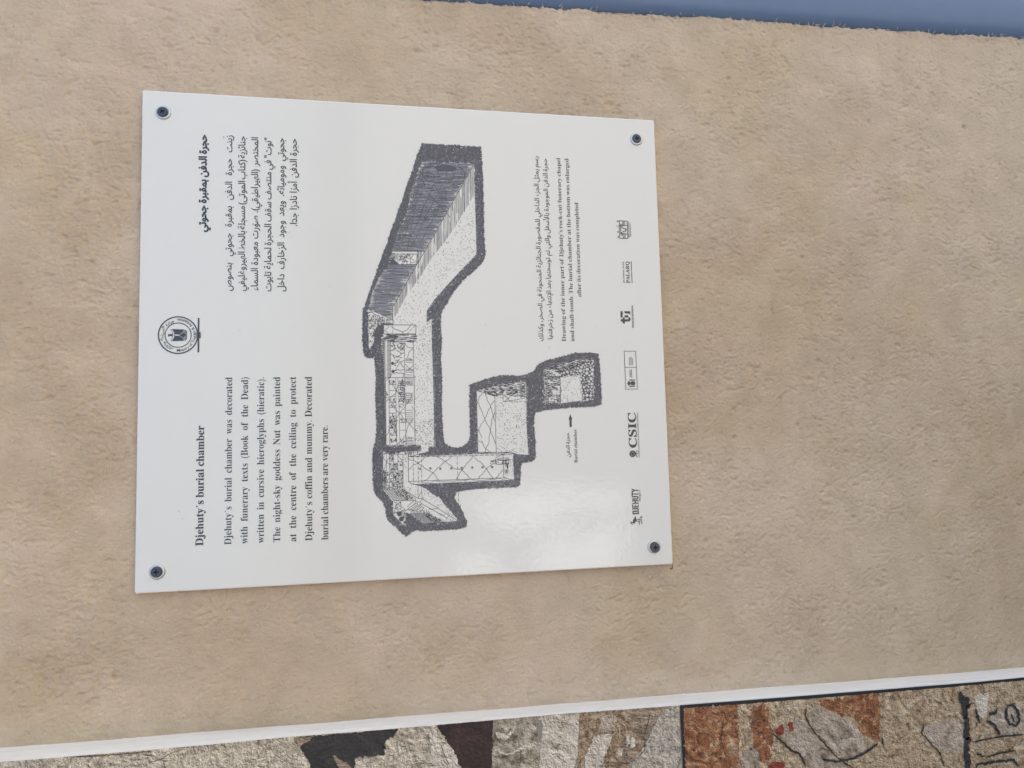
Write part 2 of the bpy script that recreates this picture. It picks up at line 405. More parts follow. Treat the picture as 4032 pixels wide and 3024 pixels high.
# ------------------------------------------------------------------ the cutaway drawing
OUT = (c4((1035, 218), (1240, 235), (1490, 245), (1640, 262), (1800, 260), (1812, 430), (1825, 700), (1832, 1000), (1836, 1290))
       + c5((1845, 180), (1858, 300), (1845, 400), (1780, 480), (1700, 560), (1620, 620), (1510, 740), (1420, 860), (1350, 980), (1290, 1080), (1270, 1180), (1275, 1330), (1285, 1450), (1285, 1560))
       + c6((1285, 330), (1275, 540), (1290, 800), (1290, 1000), (1285, 1200), (1300, 1380), (1305, 1560))
       + c7((1085, 200), (1110, 270), (1160, 305), (1230, 318), (1310, 305), (1365, 260), (1390, 200), (1392, 100), (1385, 0))
       + c8((238, 700), (240, 600), (238, 510), (330, 480), (420, 450), (530, 425), (620, 430), (700, 432), (770, 418), (840, 380), (880, 320), (960, 285), (1060, 260), (1150, 235), (1220, 218), (1330, 215), (1430, 220), (1445, 330), (1455, 500), (1463, 640), (1460, 690), (1380, 710), (1280, 712), (1100, 725), (960, 740), (850, 765), (835, 800), (832, 900), (840, 1000), (845, 1100), (845, 1200), (800, 1225), (720, 1235), (708, 1280), (705, 1360))
       + c7((1930, 600), (1928, 710), (1890, 735), (1700, 745), (1450, 755), (1290, 775), (1230, 800), (1210, 850), (1230, 900), (1270, 950), (1300, 1020), (1330, 1080), (1350, 1120), (1340, 1170), (1250, 1195), (1050, 1205), (900, 1215), (800, 1205), (740, 1230), (700, 1275), (640, 1240), (580, 1170), (500, 1110), (478, 1060), (470, 980), (440, 900), (370, 835), (340, 780), (330, 650), (328, 500), (330, 350), (335, 300), (355, 260), (365, 200), (370, 100))
       + c6((440, 1327), (435, 1200), (430, 1000), (435, 800), (430, 640), (415, 560), (415, 520), (340, 525), (290, 500), (270, 430), (265, 300), (262, 150))
       + c5((262, 1200), (268, 1050), (290, 1020), (300, 980), (330, 890), (370, 780), (420, 640), (480, 470), (530, 320), (590, 170), (640, 0))
       + c4((620, 1400), (700, 1180), (780, 960), (830, 800), (890, 640), (950, 450)))
HALL = (c4((1035, 460), (1715, 480), (1720, 860), (1730, 1000), (1745, 1500)) + c5((1750, 310), (1740, 350), (1600, 490), (1400, 700), (1200, 930), (1100, 1075), (1102, 1220), (1165, 1170), (1165, 1560))
        + c6((1170, 400), (1180, 700), (1190, 1100), (1195, 1400)) + c7((995, 100), (1000, 305), (930, 300), (928, 350), (850, 372), (712, 405), (715, 680), (768, 712), (850, 735), (900, 755), (980, 820), (1050, 860), (1130, 960), (1190, 1020), (1255, 1110), (1050, 1130), (870, 1137), (730, 1020), (680, 1015), (680, 1180), (545, 1040), (545, 890), (435, 765), (435, 345), (520, 385), (655, 360), (810, 345), (812, 372), (850, 340), (848, 292), (785, 280), (515, 292), (475, 285), (468, 100))
        + c6((560, 1500), (555, 1200), (545, 900), (530, 600), (512, 450), (512, 275), (530, 215), (537, 98), (655, 92)) + c5((655, 1195), (335, 1048), (380, 850), (480, 640), (600, 450), (640, 300)) + c4((750, 1300), (860, 1080), (880, 880)))
LUNE = c5((335, 1048), (655, 1195), (655, 1250), (590, 1230), (500, 1250), (430, 1300), (405, 1350), (402, 1450), (400, 1480), (345, 1575), (335, 1300))
SHAFT = c7((712, 405), (1250, 385), (1560, 372), (1740, 362), (1850, 372), (1855, 500), (1860, 665), (1400, 685), (1000, 700), (768, 712), (715, 680))
ROOM = c8((298, 565), (570, 490), (760, 483), (765, 510), (770, 900), (785, 1165), (680, 1160), (640, 1145), (312, 1140))
TOMB = c8((922, 370), (1060, 320), (1230, 275), (1390, 275), (1395, 650), (1290, 660), (1085, 685), (925, 685))
DRAW = bpy.data.objects.new('cutaway_drawing', None); link(DRAW, SIGN); DRAW['label'] = 'ink cutaway drawing of the rock-cut chapel, shaft and burial chamber'
M_WASH2 = mat('drawing_grey', (.165, .17, .205), .5); coat(NG(M_WASH2))
wr = Ink(10); wr.hatch(OUT, 3.2, 9, 3.0, None, holes=[HALL, LUNE, SHAFT, ROOM, TOMB]); wr.build('grey_ground', M_WASH2, DRAW, y=-.00018)['kind'] = 'stuff'
rock = Ink(11); rock.hatch(OUT, 1.0, 9, 1.35, None, holes=[HALL, LUNE, SHAFT, ROOM, TOMB])
rock.hatch(OUT, .35, 12, 2.2, None, holes=[HALL, LUNE, SHAFT, ROOM, TOMB])
rock.hatch(c6((405, 300), (410, 160), (450, 100), (520, 80), (600, 65), (655, 90), (535, 100), (537, 215), (515, 270), (430, 330)), 1.3, 10, 2.4, None)
# fringe of short strokes on the outer edge
O = np.array(OUT)
for a, b in zip(O, np.roll(O, -1, 0)):
    d = b - a; L = np.hypot(*d); n = max(1, int(L / 2.2)); t = rock.r.rand(n, 1); p = a + d * t
    nr = np.array([d[1], -d[0]]) / (L + 1e-9); th = rock.r.randn(n) * .7
    dr = np.c_[nr[0] * np.cos(th) - nr[1] * np.sin(th), nr[0] * np.sin(th) + nr[1] * np.cos(th)]
    rock.seg(p - dr * 3, p + dr * (.5 + 3 * rock.r.rand(n, 1)), 1.2)
o = rock.build('rock_hatching', M_INKG, DRAW); o['kind'] = 'stuff'

sh = Ink(12)   # parallel pen strokes of the shaded walls
DW1 = c5((1035, -867), (1715, -847), (1070, 298), (650, 295), (560, 300), (640, 0), (750, -27), (860, -247), (880, -447))
DW2 = c5((650, 385), (740, 470), (965, 472), (650, 1030), (650, 1195), (335, 1048), (360, 900), (480, 640), (605, 400))
ws = Ink(15)
for P_ in (DW1, DW2):
    sh.scan(P_, 2.9, 1.0); sh.hatch(P_, .12, 40, 1.8, 0., .03, tight=True); ws.hatch(P_, 2.6, 26, 2.6, 0., .03, tight=True)
sh.hatch(c5((560, 295), (665, 295), (650, 385), (605, 465), (500, 600), (520, 400)), 1.1, 16, 1.5, 0., .05)
sh.hatch(c4((880, 700), (1090, 470), (1180, 470), (760, 1600), (560, 1600)), .35, 10, 1.5, None)
for a, b in (((1060, 800), (1400, 1180)), ((1180, 750), (1400, 1040)), ((960, 980), (840, 1620)), ((1190, 740), (920, 1380)), ((1300, 740), (880, 1600)), ((1400, 780), (1010, 1520)), ((990, 1220), (1060, 1000)), ((700, 1480), (900, 1400)), ((1230, 1000), (1380, 1060))): sh.line(c4(a, b), 1.8, wob=.8)
for a, b, cc, d in ((1070, 760, 1180, 830), (1110, 930, 1180, 980), (970, 1010, 1080, 1230), (1150, 1080, 1230, 1170), (1250, 820, 1340, 950)): sh.glyphs(c4((a, b), (cc, b), (cc, d), (a, d)), 6, 1.7, .8)
sh.poly(c4((1180, 520), (1280, 495), (1400, 500), (1490, 530), (1470, 570), (1400, 585), (1240, 580), (1210, 545)))
sh.line(c4((1035, 560), (1100, 530), (1180, 510)), 3); sh.line(c4((1500, 525), (1560, 545), (1595, 610), (1585, 680), (1540, 745), (1480, 765), (1410, 740)), 3.2)
sh.line(c4((1040, 560), (1045, 640), (1100, 710), (1200, 720), (1330, 715), (1400, 740)), 2.6)
for q in ([(1130, 590), (1200, 650), (1190, 700)], [(1230, 580), (1260, 650), (1250, 700)], [(1360, 590), (1350, 660), (1390, 720)], [(1440, 590), (1450, 650), (1400, 720)], [(1540, 560), (1560, 620)]): sh.line(c4(*q), 2.2, wob=1)
# floor ledge with upright strokes
LEDGE = c5((1715, -830), (1725, -450), (1500, -80), (1330, 180), (1180, 360), (1060, 550), (970, 690), (830, 880), (720, 1080), (655, 1190), (650, 1030), (960, 480), (1010, 540), (1070, 300))
NOTCH = c5((960, 298), (1032, 300), (1020, 400), (1008, 540), (950, 640), (952, 500))
sh.scan(LEDGE, 3.3, 1.15, 0, [NOTCH], .08)
sh.hatch(c6((515, 215), (950, 215), (918, 325), (625, 325), (515, 265)), .85, 22, 2.0, 0., .04)
sh.hatch(c8((298, 562), (570, 490), (760, 485), (745, 500), (545, 560), (540, 600), (468, 618)), .85, 14, 2.0, .1, .15)
sh.hatch(c8((545, 560), (745, 520), (748, 630), (690, 630), (580, 600)), .8, 12, 2.0, -.1, .2)
sh.hatch(c8((922, 370), (1060, 320), (1230, 275), (1390, 275), (1240, 340), (1070, 395), (985, 375)), 1.05, 14, 2.2, -.25, .2)
sh.hatch(c7((655, 360), (810, 345), (812, 375), (700, 400)), .7, 12, 1.8, 1.5, .1)
sh.hatch(c7((430, 325), (520, 385), (655, 362), (520, 350), (515, 300), (475, 290)), 1.1, 10, 2.2, None)
sh.hatch(c7((1758, 488), (1802, 488), (1790, 600), (1765, 605)), .75, 12, 2.0, 1.5, .08)
M_WASH1 = mat('drawing_pale_grey', (.24, .25, .295), .5); coat(NG(M_WASH1)); ws.build('grey_ground', M_WASH1, DRAW, y=-.00018)['kind'] = 'stuff'
o = sh.build('shading_strokes', M_INKG, DRAW); o['kind'] = 'stuff'

st = Ink(13)   # stippled floors
st.dots(c5((1715, -440), (1740, 300), (1590, 480), (1100, 1070), (1100, 1220), (1160, 1180), (1165, 1640), (930, 1640), (955, 1250), (660, 1240), (660, 1200), (830, 900), (1010, 640), (1330, 190)), 620)
st.dots(c5((670, 298), (1030, 300), (1010, 530), (955, 620), (965, 480), (970, 330), (665, 325)), 60, 1.2)
st.dots(c6((925, 240), (1165, 0), (1180, 700), (1195, 1500), (1200, 1659), (945, 1659), (925, 700)), 520)
st.dots(c7((790, 0), (985, 0), (1000, 300), (925, 300), (925, 350), (855, 365), (845, 290), (790, 275)), 130)
st.dots(c8((480, 625), (540, 610), (545, 670), (770, 670), (785, 1160), (490, 1135)), 430)
st.dots(c8((752, 520), (768, 515), (770, 630), (690, 640), (750, 630)), 14)
st.dots(c8((1085, 445), (1265, 415), (1285, 655), (1085, 682)), 110)
st.dots(c8((1020, 560), (1080, 540), (1080, 600), (1020, 602)), 16)
st.dots(c8((928, 375), (990, 385), (1055, 430), (928, 432)), 80, 2.2)
st.dots(c7((660, 390), (708, 405), (712, 690), (815, 745), (815, 850), (665, 755)), 70, 1.5)
st.dots(c7((865, 745), (900, 760), (1050, 870), (1240, 1095), (1000, 950), (865, 860)), 110, 1.5)
st.dots(c7((1745, 375), (1850, 380), (1858, 655), (1750, 640)), 60, 1.5)
o = st.build('stipple', M_INKG, DRAW); o['kind'] = 'stuff'

ln = Ink(14)
L = lambda f, pts, w=1.9, **k: ln.line(f(*pts), w, **k)
# interior outlines
L(c5, [(1728, -460), (1742, 0), (1750, 310), (1735, 350), (1590, 500), (1400, 705), (1200, 930), (1100, 1075), (1102, 1220), (1165, 1165), (1168, 1560)], 2)
L(c6, [(1168, 360), (1180, 700), (1190, 1100), (1200, 1659)], 2); L(c7, [(995, 0), (1000, 305), (930, 300)], 2)
L(c5, [(1713, -840), (1070, 298), (960, 480), (650, 1030), (650, 1200)], 2.2)
L(c5, [(665, 295), (1070, 297)], 2.5); L(c5, [(655, 333), (970, 333), (968, 470), (600, 470)], 2); L(c5, [(720, 335), (718, 440)], 1.6); L(c5, [(875, 335), (885, 468)], 1.6)
L(c5, [(885, 390), (925, 335)], 1.6); L(c5, [(880, 380), (930, 420)], 1.6); L(c5, [(885, 450), (985, 428)], 1.6)
ln.hatch(c5((725, 345), (860, 345), (880, 465), (750, 465)), .45, 9, 2, None)
for k in range(5): L(c5, [(665, 345 + 13 * k), (710, 350 + 13 * k)], 1.4)
ln.poly(c5((650, 385), (740, 470), (605, 468)))
# lunette
L(c5, [(335, 1048), (655, 1195), (655, 1250)], 2); L(c5, [(340, 1240), (400, 1130), (430, 1120)], 1.8); L(c5, [(340, 1330), (365, 1400), (400, 1440)], 1.8); L(c5, [(348, 1060), (405, 1110)], 1.6)
for k in range(10): L(c5, [(405 + 23 * k, 1110 + 9 * k), (405 + 23 * k, 1290 - 4 * k if k < 5 else 1240)], 1.3)
ln.hatch(c5((405, 1115), (630, 1195), (600, 1225), (500, 1245), (405, 1300)), .38, 6, 1.7, None); ln.hatch(c5((340, 1200), (400, 1150), (400, 1440), (345, 1330)), .35, 8, 1.6, None)
ln.ring(c5((357, 1297))[0], 4.5, 1.5); ln.hatch(c5((340, 1060), (390, 1090), (345, 1190)), .35, 7, 1.7, None); ln.hatch(c5((345, 1440), (390, 1470), (350, 1530)), .3, 7, 1.7, None)
L(c6, [(440, 120), (470, 200), (460, 260)], 2.2); L(c6, [(480, 110), (500, 150), (490, 200)], 2)
# pillar
L(c6, [(537, 97), (955, 98), (953, 215), (537, 215)], 2.2); L(c6, [(955, 98), (953, 235), (918, 322)], 2); L(c6, [(545, 260), (925, 258)], 1.8)
L(c6, [(605, 105), (575, 150), (540, 165)], 1.8, wob=1); L(c6, [(540, 175), (570, 180), (600, 215)], 1.6, wob=1); L(c6, [(625, 112), (700, 160), (780, 190), (850, 150), (890, 105)], 1.8, wob=1.2); L(c6, [(780, 190), (790, 215)], 1.8)
ln.line(c6((945, 105), (840, 215)), 1.8, dash=(12, 6)); ln.line(c6((652, 98), (655, 320)), 1.3, dash=(14, 4))
# painted long wall
L(c6, [(918, 325), (930, 800), (936, 1200), (943, 1659)]); L(c6, [(805, 325), (808, 800), (815, 1200), (828, 1659)], 1.5); L(c6, [(622, 325), (625, 790)], 1.5)
L(c6, [(550, 790), (925, 780)], 1.8); L(c6, [(601, 795), (606, 1200), (613, 1659)], 1.4); L(c6, [(690, 795), (696, 1200), (706, 1659)], 1.3); L(c6, [(718, 795), (735, 1200), (745, 1659)], 1.3)
L(c6, [(556, 850), (565, 1659)], 1.6); ln.line(c6((655, 325), (700, 330)), 1.4)
for k in range(92):
    y = 285 + 15 * k; x = 512 + (0 if y < 450 else (y - 450) * .012)
    L(c6, [(x, y), (x + 42, y + 4)], 2.3)
    if k % 2: L(c6, [(x + 8, y + 7), (x + 20, y + 9)], 2.6)
for k in range(30): L(c6, [(578, 300 + 16.5 * k), (620, 301 + 16.5 * k)], 1.9)
for y in (875, 955, 1030, 1110, 1175, 1250, 1325): L(c6, [(603, y), (692, y)], 1.6)
for y in (1248, 1375, 1473): L(c6, [(740, y), (822, y)], 1.5)
for y in (545, 560, 585, 675, 695, 715, 750, 792, 815, 835, 852, 868, 882, 988, 1018, 1042, 1068, 1090, 1118, 1210, 1242, 1270, 1297, 1322, 1340, 1365, 1563, 1583, 1605, 1622, 1642):
    L(c6, [(815, y), (910 + .008 * y, y + 3)], 1.5)
for y0, y1 in ((835, 882), (990, 1018), (1068, 1118), (1322, 1342), (1563, 1605), (530, 560)): ln.glyphs(c6((820, y0), (905, y0), (905, y1), (820, y1)), 5, 1.4, .75)
for a, b, cc, d, dn in ((605, 800, 688, 870, .42), (612, 1060, 690, 1168, .42), (612, 1262, 680, 1312, .42), (608, 1335, 705, 1452, .85), (618, 1470, 705, 1545, .55), (620, 1560, 705, 1640, .5), (735, 815, 805, 1110, .52), (740, 1130, 805, 1178, .45), (742, 1320, 802, 1368, .5), (560, 960, 595, 1050, .35), (750, 1580, 805, 1659, .4)):
    ln.hatch(c6((a, b), (cc, b), (cc, d), (a, d)), dn, 8, 2.0, None)
for k in range(10): L(c6, [(735, 830 + 29 * k), (805, 833 + 29 * k)], 2)
for pts in ([(640, 865), (700, 940), (725, 990), (760, 1010)], [(720, 880), (700, 940), (690, 990), (600, 1060), (560, 1100)], [(740, 600), (700, 660), (640, 740), (600, 800), (556, 835)], [(815, 610), (860, 660), (930, 705)], [(915, 625), (845, 695)], [(800, 740), (760, 860), (720, 900)], [(810, 335), (850, 390), (915, 400)], [(915, 395), (860, 460), (840, 530)], [(905, 1010), (870, 1080), (820, 1160), (740, 1250), (700, 1310), (640, 1330)], [(670, 1180), (740, 1250), (800, 1330), (880, 1400), (930, 1468)], [(920, 1320), (850, 1420), (820, 1530), (780, 1600), (705, 1659)], [(900, 1155), (925, 1195)], [(710, 1380), (700, 1400), (600, 1460), (600, 1500), (570, 1540)]): L(c6, pts, 1.7, wob=1)
# figures on the wall
for hx, hy in ((650, 600), (655, 705)): ln.disc(c6((hx, hy))[0], 6.5)
for pts in ([(650, 605), (680, 600), (700, 590), (760, 580), (805, 560)], [(680, 600), (690, 630), (670, 625)], [(760, 580), (770, 620), (800, 655)], [(700, 590), (740, 550)], [(680, 570), (740, 552)], [(655, 700), (700, 690), (720, 680), (745, 690), (805, 675)], [(700, 720), (760, 725), (805, 735)], [(665, 735), (700, 720)], [(625, 475), (660, 500), (680, 545)], [(640, 335), (670, 360), (690, 400), (655, 430), (622, 432)], [(660, 330), (680, 380)], [(705, 360), (730, 400), (770, 430)], [(735, 345), (770, 340), (795, 370), (790, 410), (760, 400)], [(750, 370), (775, 385)], [(700, 430), (740, 450), (760, 470), (805, 465)], [(640, 480), (680, 505), (720, 510), (750, 490), (770, 470)], [(690, 520), (730, 515), (770, 525)], [(720, 340), (715, 400)], [(740, 330), (790, 335), (800, 345)]): L(c6, pts, 2.1, wob=.8)
ln.hatch(c6((630, 330), (690, 330), (690, 425), (640, 425)), .25, 9, 2, None); ln.hatch(c6((730, 335), (800, 335), (800, 430), (750, 430)), .35, 9, 2, None)
# lower end of the hall
L(c7, [(470, 285), (785, 280), (848, 292), (850, 345), (840, 352)], 1.9); L(c7, [(520, 305), (520, 352), (810, 346), (812, 375)], 1.9); L(c7, [(525, 318), (700, 322)], 1.6); L(c7, [(740, 285), (800, 292)], 1.6)
L(c7, [(560, 290), (580, 330), (545, 350)], 1.5, wob=1); L(c7, [(610, 290), (650, 330), (640, 350)], 1.5, wob=1); L(c7, [(690, 320), (730, 335), (800, 338)], 1.5); L(c7, [(430, 325), (520, 300)], 2)
# left room
L(c7, [(435, 345), (435, 765)], 1.6); L(c7, [(435, 345), (515, 388), (655, 385)], 1.8); L(c7, [(655, 385), (655, 762), (435, 765)], 1.8)
for x in (476, 508, 550, 600): L(c7, [(x, 370), (x, 764)], 1.3)
for a, b, cc, d, dn in ((437, 560, 475, 760, .5), (508, 400, 548, 760, .5), (552, 540, 598, 760, .62), (478, 580, 506, 760, .35), (600, 440, 648, 520, .3), (602, 560, 650, 760, .35), (440, 360, 470, 410, .35), (552, 470, 598, 540, .3)):
    ln.hatch(c7((a, b), (cc, b), (cc, d), (a, d)), dn, 8, 1.9, None)
for k in range(26): L(c7, [(437, 560 + 8 * k), (470, 562 + 8 * k)], 1.3)
for k in range(14): L(c7, [(602, 560 + 14 * k), (652, 561 + 14 * k)], 1.3)
for k in range(9): L(c7, [(552, 480 + 9 * k), (598, 481 + 9 * k)], 1.3)
for pts in ([(440, 420), (475, 465), (530, 500)], [(475, 465), (460, 530), (437, 550)], [(475, 465), (520, 400), (560, 385)], [(590, 390), (630, 430), (650, 490)], [(655, 560), (600, 630)]): L(c7, pts, 1.6, wob=1)
DIAG = [(435, 765), (655, 762), (790, 860), (780, 885), (545, 890)]
for t in np.linspace(.08, .92, 8): L(c7, [(435 + 220 * t, 765), (545 + 245 * t, 888)], 1.3)
for t in np.linspace(0, 1, 9): L(c7, [(435 + 110 * t, 765 + 125 * t), (655 + 135 * t, 762 + 98 * t)], 1.2)
ln.hatch(c7((530, 770), (660, 765), (770, 860), (690, 885), (610, 850)), .45, 7, 2, None)
L(c7, [(655, 762), (820, 865), (862, 868), (1000, 950), (1255, 1110), (1050, 1130), (870, 1137)], 1.9); L(c7, [(545, 890), (785, 885), (840, 910), (1130, 1075)], 1.7); L(c7, [(545, 890), (545, 1040), (680, 1180)], 1.8)
L(c7, [(790, 860), (785, 935)], 1.6); L(c7, [(868, 870), (840, 905)], 1.6); L(c7, [(545, 1035), (600, 1010)], 1.6)
ln.hatch(c7((555, 905), (620, 905), (620, 1035), (555, 1030)), .3, 7, 1.8, None); ln.glyphs(c7((560, 900), (640, 900), (640, 1030), (560, 1030)), 7, 1.7, .5)
for pts in ([(640, 1000), (700, 990), (740, 950), (810, 910), (815, 930), (760, 965), (720, 1000)], [(700, 985), (760, 985), (830, 935), (855, 930), (800, 985), (740, 1005)], [(740, 1005), (800, 1000), (860, 950), (880, 965), (840, 1010)], [(800, 1010), (870, 990), (890, 1000)], [(620, 905), (640, 960), (680, 990)], [(590, 930), (630, 900)], [(905, 985), (915, 1010)], [(930, 1000), (945, 1025)], [(780, 885), (735, 920), (700, 960)], [(1025, 970), (960, 985), (930, 960)], [(1160, 1045), (1120, 1090)]): L(c7, pts, 1.9, wob=.8)
ln.disc(c7((615, 1032))[0], 10); ln.disc(c7((637, 1088))[0], 10); ln.disc(c7((672, 1125))[0], 5); ln.hatch(c7((630, 1000), (680, 1000), (680, 1180), (660, 1160), (640, 1060)), .7, 8, 2.2, None)
for t in np.linspace(0, 1, 12): L(c7, [(735 + 170 * t * 1.0, 1018 + 10 * t), (870 + 250 * t, 1137 - 8 * t)], 1.25)
for t in np.linspace(.05, 1, 10): L(c7, [(735 + 135 * t, 1018 + 119 * t), (900 + 240 * t, 1010 + 108 * t)], 1.15)
ln.hatch(c7((830, 1000), (920, 1010), (1090, 1110), (990, 1125)), .5, 8, 2, None); ln.glyphs(c7((740, 1025), (830, 1015), (980, 1130), (880, 1132)), 6, 1.4, .6)
ln.glyphs(c7((1010, 1025), (1110, 1035), (1120, 1060), (1040, 1050)), 5, 1.4, .8); ln.glyphs(c7((1110, 1085), (1200, 1085), (1210, 1110), (1130, 1110)), 5, 1.4, .8)
ln.line(c7((1255, 695), (1260, 950)), 1.6, dash=(14, 6)); L(c7, [(818, 735), (820, 862)], 1.6); L(c7, [(857, 735), (862, 868)], 1.6); L(c7, [(855, 790), (825, 850)], 1.5)
# shaft
L(c7, [(712, 405), (715, 680), (768, 712), (1400, 685), (1860, 663), (1748, 640), (715, 680)], 1.9); L(c7, [(712, 408), (1000, 395), (1250, 385), (1480, 378), (1740, 378)], 1.9); L(c7, [(1742, 372), (1752, 640)], 1.9)
L(c7, [(1480, 378), (1560, 366), (1740, 362), (1800, 360), (1850, 372), (1890, 382)], 1.9); L(c7, [(1742, 395), (1760, 372), (1810, 366), (1870, 380)], 1.9)
ln.line(c7((735, 412), (1740, 390), (1850, 385)), 2, dash=(15, 6)); ln.line(c7((766, 415), (770, 712)), 1.8, dash=(14, 6)); ln.line(c7((818, 400), (822, 700)), 1.7, dash=(14, 6)); ln.line(c7((856, 380), (860, 730)), 1.7, dash=(14, 6)); ln.line(c7((1246, 405), (1250, 660)), 1.7, dash=(14, 6))
for q in ((838, 543), (952, 538), (1060, 541), (1180, 536), (1293, 532), (1408, 528), (1520, 526), (1625, 523)): ln.ring(c7(q)[0], 4, 1.7, 9); ln.disc(c7((q[0] + 3, q[1] - 2))[0], 2.3)
for pts in ([(712, 430), (820, 480), (900, 415), (935, 400)], [(712, 552), (760, 510), (820, 480), (900, 540), (980, 585), (1045, 665)], [(980, 585), (1050, 520), (1120, 460), (1200, 400)], [(1010, 405), (1060, 425), (1120, 460), (1200, 530), (1240, 545), (1290, 550), (1340, 600), (1400, 655)], [(885, 670), (930, 645), (980, 585)], [(1415, 395), (1405, 430), (1350, 480), (1310, 540), (1270, 590), (1235, 652)], [(1420, 400), (1470, 455), (1520, 490), (1565, 540), (1630, 640)], [(1565, 540), (1520, 600), (1470, 650)], [(1565, 540), (1620, 500), (1640, 480)], [(1740, 558), (1700, 600), (1665, 642)], [(1660, 430), (1735, 382)]): L(c7, pts, 1.8, wob=1)
for pts in ([(860, 690), (950, 700), (1000, 672), (1090, 680), (1180, 672)], [(1180, 690), (1260, 668), (1350, 672)], [(1320, 668), (1380, 655), (1500, 672), (1640, 650)], [(1600, 660), (1700, 645), (1760, 658)]): L(c7, pts, 1.4, wob=1)
ln.hatch(c7((1598, 450), (1635, 445), (1640, 485), (1605, 480)), .75, 8, 2.2, None); ln.hatch(c7((1635, 450), (1680, 445), (1800, 425), (1805, 480), (1700, 490), (1640, 490)), .42, 10, 1.8, None)
L(c7, [(1640, 455), (1680, 440), (1720, 425), (1800, 425), (1805, 480), (1760, 490), (1680, 492), (1645, 485)], 2); L(c7, [(1690, 440), (1760, 455), (1835, 442)], 1.8)
# chamber in the middle
L(c8, [(298, 562), (470, 618), (545, 558), (745, 515), (765, 483)], 1.8); L(c8, [(468, 560), (483, 1140)], 1.8); L(c8, [(298, 562), (312, 1140), (483, 1140), (640, 1145), (680, 1160), (785, 1167)], 1.9); L(c8, [(765, 490), (770, 900), (787, 1167)], 1.9)
L(c8, [(298, 560), (570, 490), (762, 483)], 2); L(c8, [(545, 560), (548, 668), (640, 655), (770, 630)], 1.7); ln.line(c8((560, 664), (770, 664)), 1.7, dash=(13, 6)); L(c8, [(750, 515), (750, 635)], 1.7); L(c8, [(560, 600), (610, 665)], 1.6); L(c8, [(560, 664), (640, 600), (690, 560)], 1.6); L(c8, [(545, 605), (600, 640)], 1.5)
for pts in ([(352, 590), (320, 640), (300, 692)], [(312, 680), (350, 760), (378, 838), (400, 880), (430, 935)], [(385, 592), (400, 660), (430, 702), (468, 655)], [(430, 702), (400, 770), (378, 838), (340, 880), (312, 945)], [(430, 702), (445, 760), (470, 850)], [(470, 765), (440, 850), (430, 935), (415, 1000), (410, 1060), (385, 1105)], [(430, 935), (455, 1000), (478, 1060)], [(312, 940), (325, 930), (330, 960), (350, 1005)], [(312, 1030), (355, 1052), (385, 1105), (430, 1140)], [(385, 1105), (375, 1140)], [(348, 1030), (358, 1060)]): L(c8, pts, 1.7, wob=1)
# burial chamber
L(c8, [(922, 370), (1060, 320), (1230, 275), (1392, 275)], 2); L(c8, [(922, 370), (928, 685), (1085, 685), (1290, 658)], 1.8); L(c8, [(1078, 432), (1083, 685)], 1.8); L(c8, [(925, 432), (1078, 432)], 1.8)
ln.hatch(c8((925, 436), (1078, 436), (1083, 685), (928, 685)), .62, 7, 1.5, 0., .06, holes=[c8((950, 515), (1080, 515), (1080, 605), (950, 605)), c8((975, 465), (1040, 465), (1040, 492), (975, 492)), c8((975, 628), (1045, 628), (1045, 662), (975, 662))])
ln.hatch(c8((925, 436), (1078, 436), (1083, 685), (928, 685)), .25, 7, 1.5, 1.57, .06, holes=[c8((950, 515), (1080, 515), (1080, 605), (950, 605)), c8((975, 465), (1040, 465), (1040, 492), (975, 492)), c8((975, 628), (1045, 628), (1045, 662), (975, 662))])
ln.hatch(c8((950, 518), (1070, 518), (1060, 560), (1015, 560), (1015, 605), (950, 605)), .95, 9, 2, .0, .1, tight=True); L(c8, [(950, 515), (1078, 515), (1090, 560), (1078, 608), (950, 605), (950, 515)], 2)
for a, b in ((985, 470), (1010, 478), (990, 640), (1020, 648)): ln.seg(c8((a, b)), c8((a + 28, b)), 3); ln.seg(c8((a + 8, b)), c8((a + 8, b + 12)), 2.5)
rr = np.random.RandomState(4); stones = []
SB = [c8((1060, 385), (1200, 330), (1390, 285), (1395, 410), (1270, 412), (1085, 440)), c8((1268, 405), (1398, 405), (1398, 650), (1285, 652))]
for P_ in SB:
    P_ = np.array(P_); lo, hi = P_.min(0), P_.max(0)
    for _ in range(2500):
        c = lo + rr.rand(2) * (hi - lo); r = 4.2 + 4.2 * rr.rand()
        if pip(c[None], P_)[0] and all(math.hypot(c[0] - a, c[1] - b) > .9 * (r + q) for a, b, q in stones): stones.append((c[0], c[1], r))
for P_ in SB: ln.hatch(P_, 1.6, 3, 1.3, None, circles=[(a, b, q * .86) for a, b, q in stones])
for a, b, q in stones: ln.ring((a, b), q * .92, .8, 8)
ln.build('pen_lines', M_INKG, DRAW)

# ------------------------------------------------------------------ emblem and logos
def circ(c, r, a0=0, a1=360, k=48): return [(c[0] + r * math.cos(math.radians(a0 + (a1 - a0) * i / k)), c[1] + r * math.sin(math.radians(a0 + (a1 - a0) * i / k))) for i in range(k + 1)]
class Plane(Ink):
    """the same collector, but fed with metres on the face of the sign"""
    def build(s, name, m, parent, y=-.0003, jit=.00008):
        V = [np.zeros((0, 2))]; F = list(s.F); n = len(s.V)
        if s.V: V.append(np.array(s.V))
        if s.q:
            Q = np.concatenate(s.q); V.append(Q.reshape(-1, 2)); F += [(a, a + 1, a + 2, a + 3) for a in (n + 4 * np.arange(len(Q))).tolist()]
        V = np.concatenate(V); yy = np.full(len(V), y)
        if s.q: yy[n:] -= np.repeat(s.r.rand((len(V) - n) // 4) * jit, 4)
        return mesh(name, np.c_[V[:, 0], yy, V[:, 1]], F, m, parent)
cE = crop(610, 1235, .10248)
